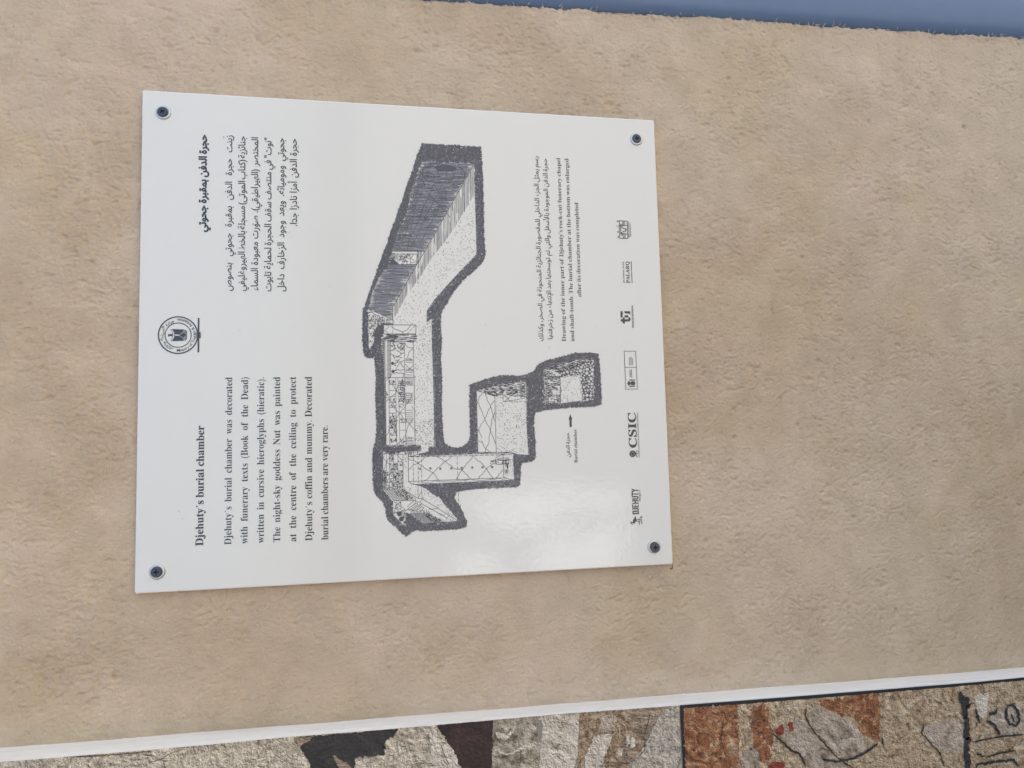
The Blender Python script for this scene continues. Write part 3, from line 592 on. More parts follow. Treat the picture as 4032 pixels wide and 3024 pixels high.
E0 = S(cE((895, 825)))[0]; rx = (S(cE((130, 825)))[0] - E0)[1]; rT = (S(cE((895, 130)))[0] - E0)[0]
RO = (abs(rx) + abs(rT)) / 2
EMB = bpy.data.objects.new('emblem', None); link(EMB, SIGN); EMB['label'] = 'round ministry emblem with an eagle at the top of the panel'
e = Plane(21); e.line(circ(E0, RO), RO * .066); e.line(circ(E0, RO * .665), RO * .045)
def up(x, y): return (E0[0] + x * RO, E0[1] + y * RO)     # sign-right, sign-up in units of the outer radius
e.line([up(-.93, -1.04), up(.93, -1.04)], RO * .085)
e.poly([up(-.16, -.97), up(.16, -.97), up(.16, -1.13), up(-.16, -1.13)])
for k in range(-4, 5): e.seg([up(k * .038, -.90)], [up(k * .038, -1.17)], RO * .02)
e.build('ring', M_INK, EMB)
e = Plane(22)
for sg in (-1, 1):
    e.poly([up(sg * .33, .33), up(sg * .31, -.30), up(sg * .12, -.16), up(sg * .04, -.05), up(sg * .045, .20), up(sg * .12, .20), up(sg * .2, .24)][::sg])
    e.line([up(sg * .05, .27), up(sg * .14, .27), up(sg * .28, .37), up(sg * .33, .33)], RO * .022)
    e.line([up(sg * .10, -.18), up(sg * .25, -.30), up(sg * .28, -.36), up(sg * .2, -.43)], RO * .035)
    for k in range(5): e.seg([up(sg * (.06 + .03 * k), -.2 - .03 * k)], [up(sg * (.09 + .03 * k), -.3 - .02 * k)], RO * .03)
e.line([up(-.2, -.43), up(.2, -.43)], RO * .035); e.line([up(-.18, -.38), up(.18, -.38)], RO * .03)
e.poly([up(-.07, -.10), up(.07, -.10), up(.09, -.36), up(-.09, -.36)]); e.line([up(-.045, .19), up(-.045, -.02), up(0, -.08), up(.045, -.02), up(.045, .19), up(-.045, .19)], RO * .02)
e.poly([up(-.07, .27), up(.07, .27), up(.045, .42), up(.06, .46), up(.055, .5), up(-.02, .52), up(-.08, .5), up(-.1, .45), up(-.06, .46), up(-.05, .4)])
e.build('eagle', M_INK, EMB)
def arc_text(chars, radius, a_start, a_end, size, inward, name, off=.01):
    """characters spread on a ring; angles in degrees, sign-up = 90; inward: feet towards the centre"""
    glyph_mesh([(c, off) for c in chars if c != ' ']); wd = [(.30 if c == ' ' else np.ptp(_cache[(c, off)][0][:, 0]) + .06) for c in chars]
    tot = sum(wd); acc = 0; V = []; F = []; n = 0
    for c, wv in zip(chars, wd):
        a = math.radians(a_start + (a_end - a_start) * (acc + wv / 2) / tot); acc += wv
        if c == ' ': continue
        v, f = _cache[(c, off)]; v = v.copy(); v[:, 0] -= (v[:, 0].max() + v[:, 0].min()) / 2; v *= size
        k = abs(math.radians(a_end - a_start)) * radius / (tot * size); v[:, 0] *= min(1.3, k)
        ur = np.array([math.cos(a), math.sin(a)]); ut = np.array([math.sin(a), -math.cos(a)])
        if not inward: ur2, ut2 = -ur, -ut
        else: ur2, ut2 = ur, ut
        base = E0 + ur * (radius)
        P = base + v[:, :1] * ut2 + v[:, 1:] * ur2
        V.append(P); F += [tuple(x + n for x in t) for t in f]; n += len(P)
    V = np.concatenate(V); return mesh(name, np.c_[V[:, 0], np.full(len(V), -.0003), V[:, 1]], F, M_INK, EMB)
arc_text("Ministry of Tourism & Antiquities", RO * .90, 176 + 0, 364, RO * .215, False, 'ring_text', off=.012)
arc_text([shape("والآثار"), shape("السياحة"), shape("وزارة")], RO * .735, 164, 16, RO * .20, True, 'ring_text', off=.016)

LOGO = lambda lab: (lambda o: (link(o, SIGN), tag(o, lab), o)[2])(bpy.data.objects.new('logo', None))
# CSIC
lg = LOGO('institute logo of a tree and four large serif capitals in the bottom row')
text_line("CSIC", 2506, 1763, 1624.5, 31, lg, 'lettering', off=.012, base2=2504)
text_line("CONSEJO SUPERIOR DE INVESTIGACIONES CIENTÍFICAS", 2518.5, 1801, 1624.5, 4.6, lg, 'lettering', 'sans', .012, base2=2512)
e = Ink(31)
cD = crop(2455, 1600, .12670)
for a in range(8):
    t = a * math.pi / 4 + .2; c = cD((285, 1475))[0]; p = (c[0] + 11 * math.cos(t), c[1] + 11 * math.sin(t)); e.line([c, p], 3.0); e.disc(p, 2.6, 7)
    for dt in (-.35, .35): e.line([(c[0] + 6 * math.cos(t), c[1] + 6 * math.sin(t)), (c[0] + 13 * math.cos(t + dt), c[1] + 13 * math.sin(t + dt))], 2.0)
e.disc(cD((285, 1475))[0], 5); e.line(cD((340, 1475), (400, 1475)), 3); e.line(cD((380, 1365), (430, 1390), (400, 1440), (430, 1480), (400, 1530), (430, 1560), (400, 1590)), 1.8)
e.build('tree_mark', M_INK, lg)
# government box
lg = LOGO('boxed government logo with crowned coat of arms, third from the left in the bottom row')
cG = crop(2440, 1370, .10850)
e = Ink(32); e.line(cG((160, 118), (576, 118), (640, 1495), (222, 1497), (160, 118)), 1.9); e.line(cG((188, 702), (600, 704)), 1.9); e.build('box', M_INK, lg)
e = Ink(33); e.poly(cG((262, 1285), (290, 1260), (310, 1200), (345, 1200), (375, 1250), (375, 1320), (345, 1370), (310, 1370), (290, 1310))); e.poly(cG((380, 1250), (440, 1210), (530, 1210), (560, 1250), (560, 1320), (530, 1355), (440, 1355), (380, 1320)))
for y in (1165, 1395): e.poly(cG((350, y - 22), (410, y - 15), (410, y + 18), (350, y + 20))); e.line(cG((410, y), (530, y)), 2.4); e.poly(cG((520, y - 25), (552, y - 28), (552, y + 28), (520, y + 22)))
for x in (430, 475): e.line(cG((x, 1140), (x, 1200)), 2.2); e.line(cG((x, 1370), (x, 1420)), 2.2)
e.build('coat_of_arms', M_INK, lg)
for t, bx, ya, yb in (("GOBIERNO", 400, 1065, 785), ("DE ESPAÑA", 455, 1065, 785), ("MINISTERIO", 378, 625, 345), ("DE CULTURA", 432, 625, 315), ("Y DEPORTE", 486, 625, 360)):
    text_line(t, 2440 + .1085 * bx, 1370 + .1085 * ya, 1370 + .1085 * yb, 4.0, lg, 'lettering', 'sans', .018)
# tr
lg = LOGO('logo of interlocked bold t and r over two small words in the bottom row')
cT = crop(2420, 1190, .06632); e = Ink(34)
e.poly(cT((340, 530), (455, 530), (470, 620), (520, 665), (470, 690), (475, 905), (355, 905)))
e.poly(cT((562, 535), (920, 535), (925, 785), (890, 700), (830, 675), (640, 670), (590, 620)))
e.poly(cT((585, 780), (790, 778), (815, 810), (820, 910), (590, 908)))
e.poly(cT((475, 905), (590, 908), (600, 1015), (820, 1010), (820, 905), (935, 900), (945, 1010), (915, 1100), (830, 1145), (612, 1150), (605, 1270), (485, 1268), (475, 1165), (430, 1140), (365, 1140), (362, 1015), (475, 1010)))
e.build('letter_mark', M_INK, lg)
text_line("TECNICAS REUNIDAS", 2495, 1292.5, 1203, 6.6, lg, 'lettering', 'sans', .03, base2=2493)
# foundation
lg = LOGO('foundation logo of two serif words over a thin rule in the bottom row')
text_line("FUNDACIÓN", 2459.8, 1114.5, 1030, 5.6, lg, 'lettering', off=.008)
text_line("PALARQ", 2479.5, 1115, 1030, 13.5, lg, 'lettering', off=.006)
e = Ink(35); e.line(cB((1455, 712), (1450, 575)), 2.6); e.line(cB((1448, 548), (1443, 430)), 2.6); e.line(cB((1450, 575), (1448, 548)), 1.3); e.disc(cB((1447, 562))[0], 1.4, 6); e.build('rule', M_INK, lg)
# research centre
lg = LOGO('research centre logo of a framed pylon under four spaced capitals in the bottom row')
text_line("A R C E", 2438, 938.5, 867.5, 8.0, lg, 'lettering', 'sans', .004, base2=2436)
text_line("AMERICAN RESEARCH", 2478.7, 938, 871.5, 4.6, lg, 'lettering', 'sans', .012)
text_line("CENTER IN EGYPT", 2485.4, 932.5, 879.5, 4.6, lg, 'lettering', 'sans', .012)
cR = crop(2440, 860, .08437); e = Ink(36)
e.line(cR((-22, 110), (345, 128), (375, 945), (8, 925), (-22, 110)), 2.2)
for x in (130, 180, 235): e.line(cR((x, 120), (x + 5, 370)), 1.8); e.line(cR((x + 20, 680), (x + 30, 930)), 1.8)
e.line(cR((-20, 325), (345, 335)), 2); e.line(cR((0, 722), (360, 735)), 2); e.line(cR((0, 525), (45, 528)), 1.6); e.line(cR((290, 530), (350, 530)), 1.8)
e.line(cR((35, 270), (100, 268), (105, 325)), 2); e.line(cR((35, 270), (55, 700)), 2.2); e.line(cR((50, 775), (120, 785), (125, 730)), 2)
e.line(cR((45, 350), (120, 440), (200, 480), (290, 485), (280, 530), (285, 590), (180, 605), (90, 660), (60, 720)), 3)
e.build('frame_mark', M_INK, lg)
# project logo
lg = LOGO('project logo with a walking ibis and condensed bold capitals at the lower left corner')
cJ = crop(2470, 1910, .10247); e = Ink(37)
e.poly(cJ((160, 130), (165, 185), (250, 205), (168, 235), (162, 240), (163, 415), (205, 415), (205, 363), (415, 363), (412, 320), (205, 323), (205, 275), (290, 222), (410, 222), (410, 178), (290, 180)))
e.poly(cJ((170, 420), (172, 470), (370, 465), (388, 485), (375, 508), (175, 512), (178, 562), (380, 555), (425, 520), (430, 470), (400, 425), (340, 418)))
e.poly(cJ((178, 580), (180, 630), (285, 628), (290, 675), (183, 680), (185, 720), (435, 712), (432, 665), (328, 670), (325, 628), (430, 622), (428, 575)))
e.poly(cJ((182, 740), (187, 862), (438, 855), (435, 735), (402, 737), (405, 808), (328, 812), (325, 752), (292, 755), (295, 815), (222, 818), (220, 740)))
e.poly(cJ((188, 888), (190, 937), (380, 930), (405, 945), (408, 968), (447, 965), (445, 915), (415, 880), (380, 878)))
e.poly(cJ((200, 1122), (450, 1112), (445, 1010), (410, 975), (370, 972), (230, 980), (198, 1010)), [cJ((235, 1067), (412, 1060), (410, 1035), (395, 1022), (250, 1028), (235, 1042))])
e.build('lettering', M_INK, lg)
text_line("PROJECT", 2523, 1973, 1928, 7.2, lg, 'lettering', 'sans', .004, base2=2521.5)
e = Ink(38)
e.poly(cJ((300, 1205), (320, 1200), (340, 1230), (335, 1300), (365, 1365), (330, 1405), (290, 1450), (262, 1490), (235, 1480), (195, 1450), (160, 1440), (185, 1490), (228, 1528), (200, 1530), (150, 1490), (118, 1440), (125, 1410), (165, 1405), (215, 1425), (215, 1370), (235, 1310)))
e.line(cJ((340, 1325), (570, 1330), (450, 1430)), 2.2); e.line(cJ((350, 1370), (400, 1390), (450, 1430), (460, 1525)), 2.4); e.line(cJ((445, 1280), (452, 1430)), 2.2)
e.poly(cJ((528, 1440), (545, 1405), (572, 1395), (572, 1495), (545, 1480))); e.line(cJ((485, 1245), (565, 1195)), 2.2); e.line(cJ((490, 1290), (568, 1235)), 2.2)
e.build('ibis', M_INK, lg)

# small scuffs and specks
e = Ink(41)
for x, y, l_, a in ((1911, 1277, 5, 2), (1910, 1530, 3, .5), (943, 1300, 4, .4), (566, 1214, 3, .3), (1085, 1016, 4, 2), (1141, 912, 5, 2.2), (2344, 1291, 3, 0), (876, 868, 3, 0), (700, 2010, 9, .8), (716, 2040, 6, .5), (1298, 1128, 3, 1), (809, 2046, 4, 1), (2160, 1367, 4, .3), (1900, 1361, 3, .5), (1408, 1341, 3, .5)):
    e.seg([(x, y)], [(x + l_ * math.cos(a), y + l_ * math.sin(a))], 1.5)
e.disc((533, 2334), 2, 6); e.disc((2646, 2216.5), 1.5, 6)
e.build('scuff_marks', M_MARK, SIGN)['kind'] = 'stuff'

# ------------------------------------------------------------------ screws
M_WASH = mat('zinc_washer', (.60, .62, .62), .38, Metallic=.75); M_HEAD = mat('blackened_screw', (.075, .085, .11), .38, Metallic=.6); M_REC = mat('screw_recess', (.012, .014, .022), .5)
def lathe(prof, k=36):
    V = []; F = []
    for r, y in prof:
        for i in range(k): a = 2 * math.pi * i / k; V.append((r * math.cos(a), y, r * math.sin(a)))
    for j in range(len(prof) - 1):
        for i in range(k): F.append((j * k + i, j * k + (i + 1) % k, (j + 1) * k + (i + 1) % k, (j + 1) * k + i))
    return V, F
def cross(r, wd):
    out = []
    for q in range(4):
        a = q * math.pi / 2
        for px, py in ((r, -wd * .55), (r, wd * .55), (wd, wd)):
            out.append((px * math.cos(a) - py * math.sin(a), px * math.sin(a) + py * math.cos(a)))
    return out
for (px, py), (hx, hy), rot, lab in (((643.5, 443), (641, 443), .5, 'screw at the top right corner of the panel'), ((619, 2251.5), (617, 2252), .1, 'screw at the top left corner of the panel'),
                                    ((2505.5, 548), (2505, 547.5), .25, 'screw at the lower right corner of the panel'), ((2575, 2152), (2577.5, 2155.5), .0, 'screw at the lower left corner of the panel')):
    a, b = S([(px, py), (hx, hy)]); so_ = bpy.data.objects.new('screw', None); so_.location = (a[0], 0, a[1]); link(so_, SIGN); so_['label'] = lab
    V, F = lathe([(.0047, .0002), (.0049, -.0013), (.0066, -.0017), (.0076, -.0012), (.0083, -.0002), (.0083, .0003)]); mesh('washer', V, F, M_WASH, so_, True)
    dx, dz = (b - a)[0], (b - a)[1]
    cr = [(x * math.cos(rot) - y * math.sin(rot), x * math.sin(rot) + y * math.cos(rot)) for x, y in cross(.0029, .00085)]
    k = 32; outer = [(.0050 * math.cos(2 * math.pi * i / k), .0050 * math.sin(2 * math.pi * i / k)) for i in range(k)]
    tri = tessellate_polygon([[Vector((x, y, 0)) for x, y in outer], [Vector((x, y, 0)) for x, y in cr]])
    V = [(x + dx, -.0027, y + dz) for x, y in outer + cr]; F = [tuple(t) for t in tri]; n = len(V)
    V += [(x * 1.16 + dx, -.0018, y * 1.16 + dz) for x, y in outer] + [(x * 1.16 + dx, -.0004, y * 1.16 + dz) for x, y in outer]
    F += [(i, (i + 1) % k, n + (i + 1) % k, n + i) for i in range(k)] + [(n + i, n + (i + 1) % k, n + k + (i + 1) % k, n + k + i) for i in range(k)]
    mesh('screw_head', V, F, M_HEAD, so_)
    V = [(x + dx, -.0027, y + dz) for x, y in cr] + [(x * .7 + dx, -.0010, y * .7 + dz) for x, y in cr]; m_ = len(cr)
    F = [(i, m_ + i, m_ + (i + 1) % m_, (i + 1) % m_) for i in range(m_)] + [tuple(range(m_, 2 * m_))]
    mesh('cross_recess', V, F, M_REC, so_)

# ------------------------------------------------------------------ mud-plaster wall
WY = .0092
EDGE = S([(1713, 13), (4032, 162)], WY + .010)          # ragged right-hand end of the plaster
def edge_x(z): return EDGE[0, 0] + (EDGE[1, 0] - EDGE[0, 0]) * (z - EDGE[0, 1]) / (EDGE[1, 1] - EDGE[0, 1])
pit = np.random.RandomState(8)
PITS = [tuple(S([(x, y)], WY)[0]) + (r,) for x, y, r in ((447, 2668, .0028), (1640, 197, .003), (2892, 1722, .0025), (3305, 648, .002), (3420, 480, .0022), (3800, 500, .003), (3360, 2600, .002), (2660, 1370, .002))]
PITS += [(pit.uniform(-.52, .44), pit.uniform(-.85, .43), pit.uniform(.0012, .0024)) for _ in range(70)]
cW = crop(2600, 1200, .36166)
CR = [cW((1215, -20), (1220, 60), (1240, 100), (1275, 130)), cW((1640, 885), (1490, 890), (1420, 940), (1370, 960), (1310, 1010), (1280, 1035)), cW((1320, 1060), (1280, 1105), (1250, 1125)), cW((2010, 1190), (1985, 1245)), cW((795, 1465), (830, 1445)), cW((980, 510), (970, 580)),
      [(3660, 1440), (3640, 1520), (3650, 1600)], [(2870, 330), (2910, 380)], [(3090, 2650 - 300), (3180, 2400)], [(180, 900), (260, 930), (300, 990)]]
def height(x, z, hi=True):
    h = .0022 * perlin(x / .28, z / .33, 1) + .0011 * perlin(x / .09, z / .12, 2)
    wx = x + .004 * perlin(x / .02, z / .02, 11); wz = z + .004 * perlin(x / .02 + 9, z / .02, 12)
    patch = np.clip(.75 + .8 * perlin(x / .08, z / .1, 3), .3, 1.3)
    r1 = 1 - 2 * np.abs(perlin(wx / .010, wz / .016, 4)); r2 = 1 - 2 * np.abs(perlin(wx / .0055 + .35 * wz / .01, wz / .011, 5))
    rough = .0005 * r1 + .00085 * r2 + .0009 * perlin(wx / .016, wz / .022, 6) + .0012 * perlin(wx / .007, wz / .009, 14)
    h += np.clip(patch + .25, .5, 1.4) * np.where(rough > .0003, .0003 + (rough - .0003) * .22, rough)      # the float has flattened the high spots
    if hi: h += (.15 + .6 * patch) * (.0008 * perlin(x / .0036, z / .0042, 7) + .0006 * (1 - 2 * np.abs(perlin(wx / .0036, wz / .0075, 9))))
    lump = perlin(x / .045 + 5, z / .06, 13); h += .0012 * np.clip(lump - .45, 0, 1)
    if hi:
        for px, pz, r in PITS: h -= 1.1 * r * np.exp(-((x - px) ** 2 + (z - pz) ** 2) / (r * r))
        for c in CR:
            q = S(c, WY)
            for a, b in zip(q[:-1], q[1:]):
                d = b - a; t = np.clip(((x - a[0]) * d[0] + (z - a[1]) * d[1]) / (d @ d), 0, 1)
                dd = np.hypot(x - a[0] - t * d[0], z - a[1] - t * d[1]) + .0006 * perlin(x / .004, z / .004, 21)
                h -= .0018 * np.exp(-(np.maximum(dd, 0) / .0009) ** 2) * np.clip(.6 + perlin(x / .012, z / .012, 22), 0, 1)
    return h
def wall_y(x, z, hi=True):
    h = height(x, z, hi)
    # ragged plaster edge against the steel post
    ex = edge_x(z) + .004 * perlin(z / .03, z * 0 + .3, 31) + .0018 * perlin(z / .006, z * 0 + 5.3, 32) + .002 * perlin(x / .003, z / .003, 33)
    d = x - ex; lip = .0016 * np.exp(-(np.minimum(d, 0) / .008) ** 2) * (d < 0) * (1 + perlin(x / .005, z / .006, 34))
    back = np.clip(d / .0022, 0, 1)
    bow = .25 * np.maximum(0, -.30 - x) ** 2 + .4 * np.maximum(0, np.minimum(x, .52) - .31) ** 2      # roll-back added at both ends, to darken the left and lighten the right
    return WY + bow - h - lip + back * (.0045 + .0025 * perlin(x / .006, z / .006, 35))
def grid(x0, x1, z0, z1, step):
    nx, nz = int((x1 - x0) / step) + 1, int((z1 - z0) / step) + 1
    X, Z = np.meshgrid(np.linspace(x0, x1, nx), np.linspace(z0, z1, nz)); i = (np.arange(nz - 1)[:, None] * nx + np.arange(nx - 1)[None]).ravel()
    return X.ravel(), Z.ravel(), np.stack([i, i + 1, i + nx + 1, i + nx], 1)
X, Z, F = grid(-.60, .53, -.92, .50, .00135)
WALL = mesh('plaster_wall', np.c_[X, wall_y(X, Z), Z + SIGN_Z], F, M_WALL, None, True)
tag(WALL, 'rough tan mud-plastered wall with straw in it, behind the white panel', 'wall')
# the rest of the wall, coarser, and its body
parts = []; base = 0; VV = []; FF = []
for x0, x1, z0, z1 in ((-2.6, -.59, -1.45, 1.6), (-.60, .80, .49, 1.6), (-.60, .80, -1.45, -.91), (.525, .64, -1.45, 1.6)):
    X, Z, F = grid(x0, x1, z0, z1, .012); yy = (WY - height(X, Z, False)) + .0022 + .25 * np.clip(-.30 - X, 0, .3) ** 2 + .4 * np.clip(X - .31, 0, .21) ** 2 + (.008 * (X > .50) * (X < .8))
    VV.append(np.c_[X, yy, Z + SIGN_Z]); FF.append(F + base); base += len(X)
mesh('wall_surround', np.concatenate(VV), np.concatenate(FF), M_WALL, WALL, True)
def box(x0, x1, y0, y1, z0, z1):
    V = [(x, y, z) for x in (x0, x1) for y in (y0, y1) for z in (z0, z1)]
    return V, [(0, 1, 3, 2), (4, 6, 7, 5), (0, 4, 5, 1), (2, 3, 7, 6), (0, 2, 6, 4), (1, 5, 7, 3)]
V, F = box(-2.6, .64, .045, .30, 0, 3.05); mesh('wall_core', V, F, M_WALL, WALL)
# straw in the plaster
rs = np.random.RandomState(17); N = 10000
cx = rs.uniform(-.56, .45, N); cz = rs.uniform(-.88, .46, N); th = math.pi / 2 + rs.randn(N) * .95; Ls = .0022 + rs.gamma(2.0, .0017, N); Ls = np.minimum(Ls, .026); wd = rs.uniform(.00025, .0006, N)
dx, dz = np.cos(th) * Ls / 2, np.sin(th) * Ls / 2; nx_, nz_ = -np.sin(th) * wd, np.cos(th) * wd; bend = rs.randn(N) * .08
V = []
for t, s_ in ((-1, .35), (0, 1), (1, .35)):
    mx = cx + t * dx + (1 - abs(t)) * bend * dz * 2; mz = cz + t * dz - (1 - abs(t)) * bend * dx * 2; y = wall_y(mx, mz)
    proud = .0008 if t == 0 else .0001
    V += [np.c_[mx + nx_ * s_, y + .0003, mz + nz_ * s_], np.c_[mx, y - proud, mz], np.c_[mx - nx_ * s_, y + .0003, mz - nz_ * s_]]
V = np.stack(V, 1).reshape(-1, 3); V[:, 2] += SIGN_Z; b = (9 * np.arange(N))[:, None]
keep = (cx < edge_x(cz) - .004)
F = np.concatenate([b + np.array([q]) for q in ((0, 1, 4, 3), (1, 2, 5, 4), (3, 4, 7, 6), (4, 5, 8, 7))])
F = F[np.tile(keep, 4)]
mesh('straw_fibres', V, F, M_STRAW, WALL)['kind'] = 'stuff'
# frayed straw on the ragged edge
N = 140; cz = rs.uniform(-.9, .12, N); cx = edge_x(cz) + rs.uniform(-.007, .003, N); th = rs.randn(N) * 1.0; Ls = rs.uniform(.002, .0065, N); wd = rs.uniform(.00025, .0005, N)
V = []
for t in (0, 1):
    mx = cx + t * np.cos(th) * Ls; mz = cz + t * np.sin(th) * Ls; y = np.full(N, WY + .0035) - t * rs.uniform(-.001, .004, N)
    k = 1 - .6 * t
    V += [np.c_[mx + wd * k * np.sin(th), y, mz - wd * k * np.cos(th)], np.c_[mx, y - .0007 * k, mz], np.c_[mx - wd * k * np.sin(th), y, mz + wd * k * np.cos(th)]]
V = np.stack(V, 1).reshape(-1, 3); V[:, 2] += SIGN_Z; b = (6 * np.arange(N))[:, None]
F = np.concatenate([b + np.array([q]) for q in ((0, 1, 4, 3), (1, 2, 5, 4))])
mesh('frayed_straw', V, F, mat('pale_straw', (.70, .62, .52), .85), WALL)['kind'] = 'stuff'
# pencil corner mark left from setting out
q = S([(2645, 2222), (2645.5, 2238.5), (2635, 2238.5)], WY)
V = []; F = []
for a, b in zip(q[:-1], q[1:]):
    d = (b - a) / np.linalg.norm(b - a); n_ = np.array([-d[1], d[0]]) * .0005; k = len(V)
    for p in (a - n_, b - n_, b + n_, a + n_): V.append((p[0], wall_y(np.array([p[0]]), np.array([p[1]]))[0] - .0006, p[1] + SIGN_Z))
    F.append((k, k + 1, k + 2, k + 3))
mesh('pencil_mark', V, F, M_PENCIL, WALL)

# ------------------------------------------------------------------ steel post on the right
M_POST = mat('blue_grey_paint', (.13, .19, .30), .30); g = NG(M_POST)
g.l(g.mix(g.noise(30, 3, .6), (.115, .19, .33), (.145, .225, .37)), g.b.inputs['Base Color']); g.bump(g.noise(60, 3, .5, vec=g.scaled((1, 1, .3))), .15, .002)
PR = .05; prof = [(-.0, .03)] + [(PR - PR * math.cos(a), .012 - PR * .42 * math.sin(a)) for a in np.linspace(0, math.pi, 30)] + [(2 * PR, .03)]
zz = np.linspace(-SIGN_Z, 1.55, 60); V = []; F = []
for z in zz:
    for a, b in prof: V.append((edge_x(z) + .0028 + a, b + .009, z + SIGN_Z))
n = len(prof)
for j in range(len(zz) - 1):
    for i in range(n - 1): F.append((j * n + i, j * n + i + 1, (j + 1) * n + i + 1, (j + 1) * n + i))
POST = mesh('steel_post', V, F, M_POST, None, True); tag(POST, 'rounded blue-grey painted steel post along the ragged right end of the plaster', 'post')

# ------------------------------------------------------------------ big photo board on the left
BD = .030; BY = WY - BD
BE = S([(0, 2949), (4032, 2631)], WY)
def board_x(z): return BE[0, 0] + (BE[1, 0] - BE[0, 0]) * (z - BE[0, 1]) / (BE[1, 1] - BE[0, 1])
M_CANVAS = mat('white_canvas', (.84, .85, .84), .7); g = NG(M_CANVAS)
g.l(g.mix(g.ramp(g.noise(9, 4, .6, vec=g.scaled((6, 6, 1))), [(.45, (0, 0, 0)), (.8, (1, 1, 1))]), (.90, .89, .85), (.80, .78, .74)), g.b.inputs['Base Color'])
g.bump(g.noise(900, 2, .5), .12, .0004)
BOARD = empty('photo_board', (0, 0, SIGN_Z)); tag(BOARD, 'thick white-edged board printed with close photographs of painted rock, along the left', 'display board')
zz = np.linspace(-1.2, .75, 260); wob = .0004 * perlin(zz / .09, zz * 0 + .5, 41) + .0002 * perlin(zz / .03, zz * 0 + .5, 42); wob2 = .0016 * perlin(zz / .07, zz * 0 + 3.5, 43) + .0005 * perlin(zz / .02, zz * 0 + .5, 45)
V = []; F = []
for z, a, b in zip(zz, wob, wob2):
    X0 = board_x(z)
    for px, py in ((X0 + a, WY + .030), (X0 + a, WY - .002), (X0 + a * .5 + .0006, WY - BD * .5), (X0 + b * .6, BY + .0022), (X0 - .0006 + b * .6, BY + .0007), (X0 - .0022 + b * .6, BY), (X0 - .45, BY), (X0 - .45, WY + .030)): V.append((px, py, z))
n = 8
for j in range(len(zz) - 1):
    for i in range(n - 1): F.append((j * n + i, (j + 1) * n + i, (j + 1) * n + i + 1, j * n + i + 1))
F += [tuple(range(n)), tuple(range((len(zz) - 1) * n + n - 1, (len(zz) - 1) * n - 1, -1))]
o = mesh('canvas_panel', V, F, M_CANVAS, BOARD)

def rockmat(name, stops, scale=60, dist=1.0, rough=.55, vec=(1, 1, 1), speck=None, detail=6, dark=None, emb=160):
    m = mat(name, (.5, .5, .5), rough); g = NG(m)
    f = g.noise(scale, detail, .68, vec=g.scaled(vec), dist=dist); col = g.ramp(f, stops)
    if speck: col = g.mix(g.ramp(g.noise(speck[0], 3, .6, vec=g.scaled((1, 1, 1), (3, 1, 8)), dist=.8), [(speck[1], (0, 0, 0)), (speck[1] + .06, (.9, .9, .9))]), col, speck[2])
    if dark: col = g.mix(g.ramp(g.noise(dark[0], 4, .6, vec=g.scaled((1, 1, 1), (7, 5, 2)), dist=.6), [(dark[1], (0, 0, 0)), (dark[1] + .12, (1, 1, 1))]), col, dark[2])
    def em(sc, off, amp):
        a = g.noise(sc, 5, .7, vec=g.scaled(vec), dist=dist); b = g.noise(sc, 5, .7, vec=g.scaled(vec, off), dist=dist)
        return g.math('MULTIPLY', g.math('SUBTRACT', a, b), amp)
    e_ = g.math('ADD', em(emb * 1.8, (.0007, 0, -.0006), 4.2), em(emb * .3, (.0022, 0, -.0016), 3.2))
    e_ = g.math('ADD', e_, .97); e_ = g.math('MINIMUM', g.math('MAXIMUM', e_, .15), 1.6)
    cmb = g.n('ShaderNodeCombineXYZ')
    for i in range(3): g.l(e_, cmb.inputs[i])
    col = g.mix(1.0, col, cmb.outputs[0], 'MULTIPLY')
    g.l(col, g.b.inputs['Base Color']); return m
R_CREAM = rockmat('print_cream_rock', [(.3, (.16, .13, .09)), (.43, (.42, .37, .28)), (.6, (.66, .59, .46)), (.75, (.74, .68, .57))], 90, 1.2, speck=(210, .63, (.10, .085, .065)), dark=(16, .62, (.22, .20, .17)))
R_DARK = rockmat('print_dark_rock', [(.35, (.018, .02, .022)), (.6, (.035, .035, .035)), (.78, (.13, .10, .07))], 45, 1.0)
R_RED = rockmat('print_dark_red_rock', [(.35, (.02, .012, .014)), (.6, (.055, .028, .026)), (.8, (.11, .06, .05))], 40, .8)
R_PALE = rockmat('print_pale_plaster', [(.3, (.28, .23, .17)), (.42, (.57, .51, .42)), (.7, (.68, .625, .53))], 55, .8, speck=(120, .68, (.2, .17, .13)))
R_LUMP = rockmat('print_lumpy_rock', [(.32, (.09, .07, .045)), (.5, (.37, .32, .24)), (.66, (.60, .55, .45))], 75, .3)
R_BROWN = rockmat('print_brown_rock', [(.32, (.10, .06, .035)), (.47, (.30, .20, .12)), (.62, (.50, .40, .28)), (.75, (.6, .52, .42))], 110, 1.5, speck=(170, .6, (.09, .055, .04)))
R_STRIA = rockmat('print_streaky_rock', [(.3, (.09, .06, .04)), (.5, (.30, .22, .15)), (.7, (.48, .40, .30))], 60, 1.5, vec=(1, 1, .4))
R_GREY = rockmat('print_grey_rock', [(.34, (.15, .13, .10)), (.46, (.45, .405, .33)), (.7, (.58, .53, .45))], 170, .9)
R_ORANGE = rockmat('print_orange_rock', [(.30, (.05, .026, .016)), (.42, (.20, .075, .033)), (.52, (.32, .135, .06)), (.60, (.42, .26, .14)), (.70, (.56, .46, .33))], 75, 1.3, speck=(190, .60, (.09, .045, .03)), dark=(18, .58, (.46, .37, .25)))
R_SAND = rockmat('print_sandy_rock', [(.3, (.13, .07, .04)), (.42, (.36, .26, .16)), (.6, (.52, .43, .30)), (.76, (.62, .54, .42))], 85, 1.2, speck=(150, .60, (.15, .09, .06)), dark=(14, .62, (.30, .17, .09)))
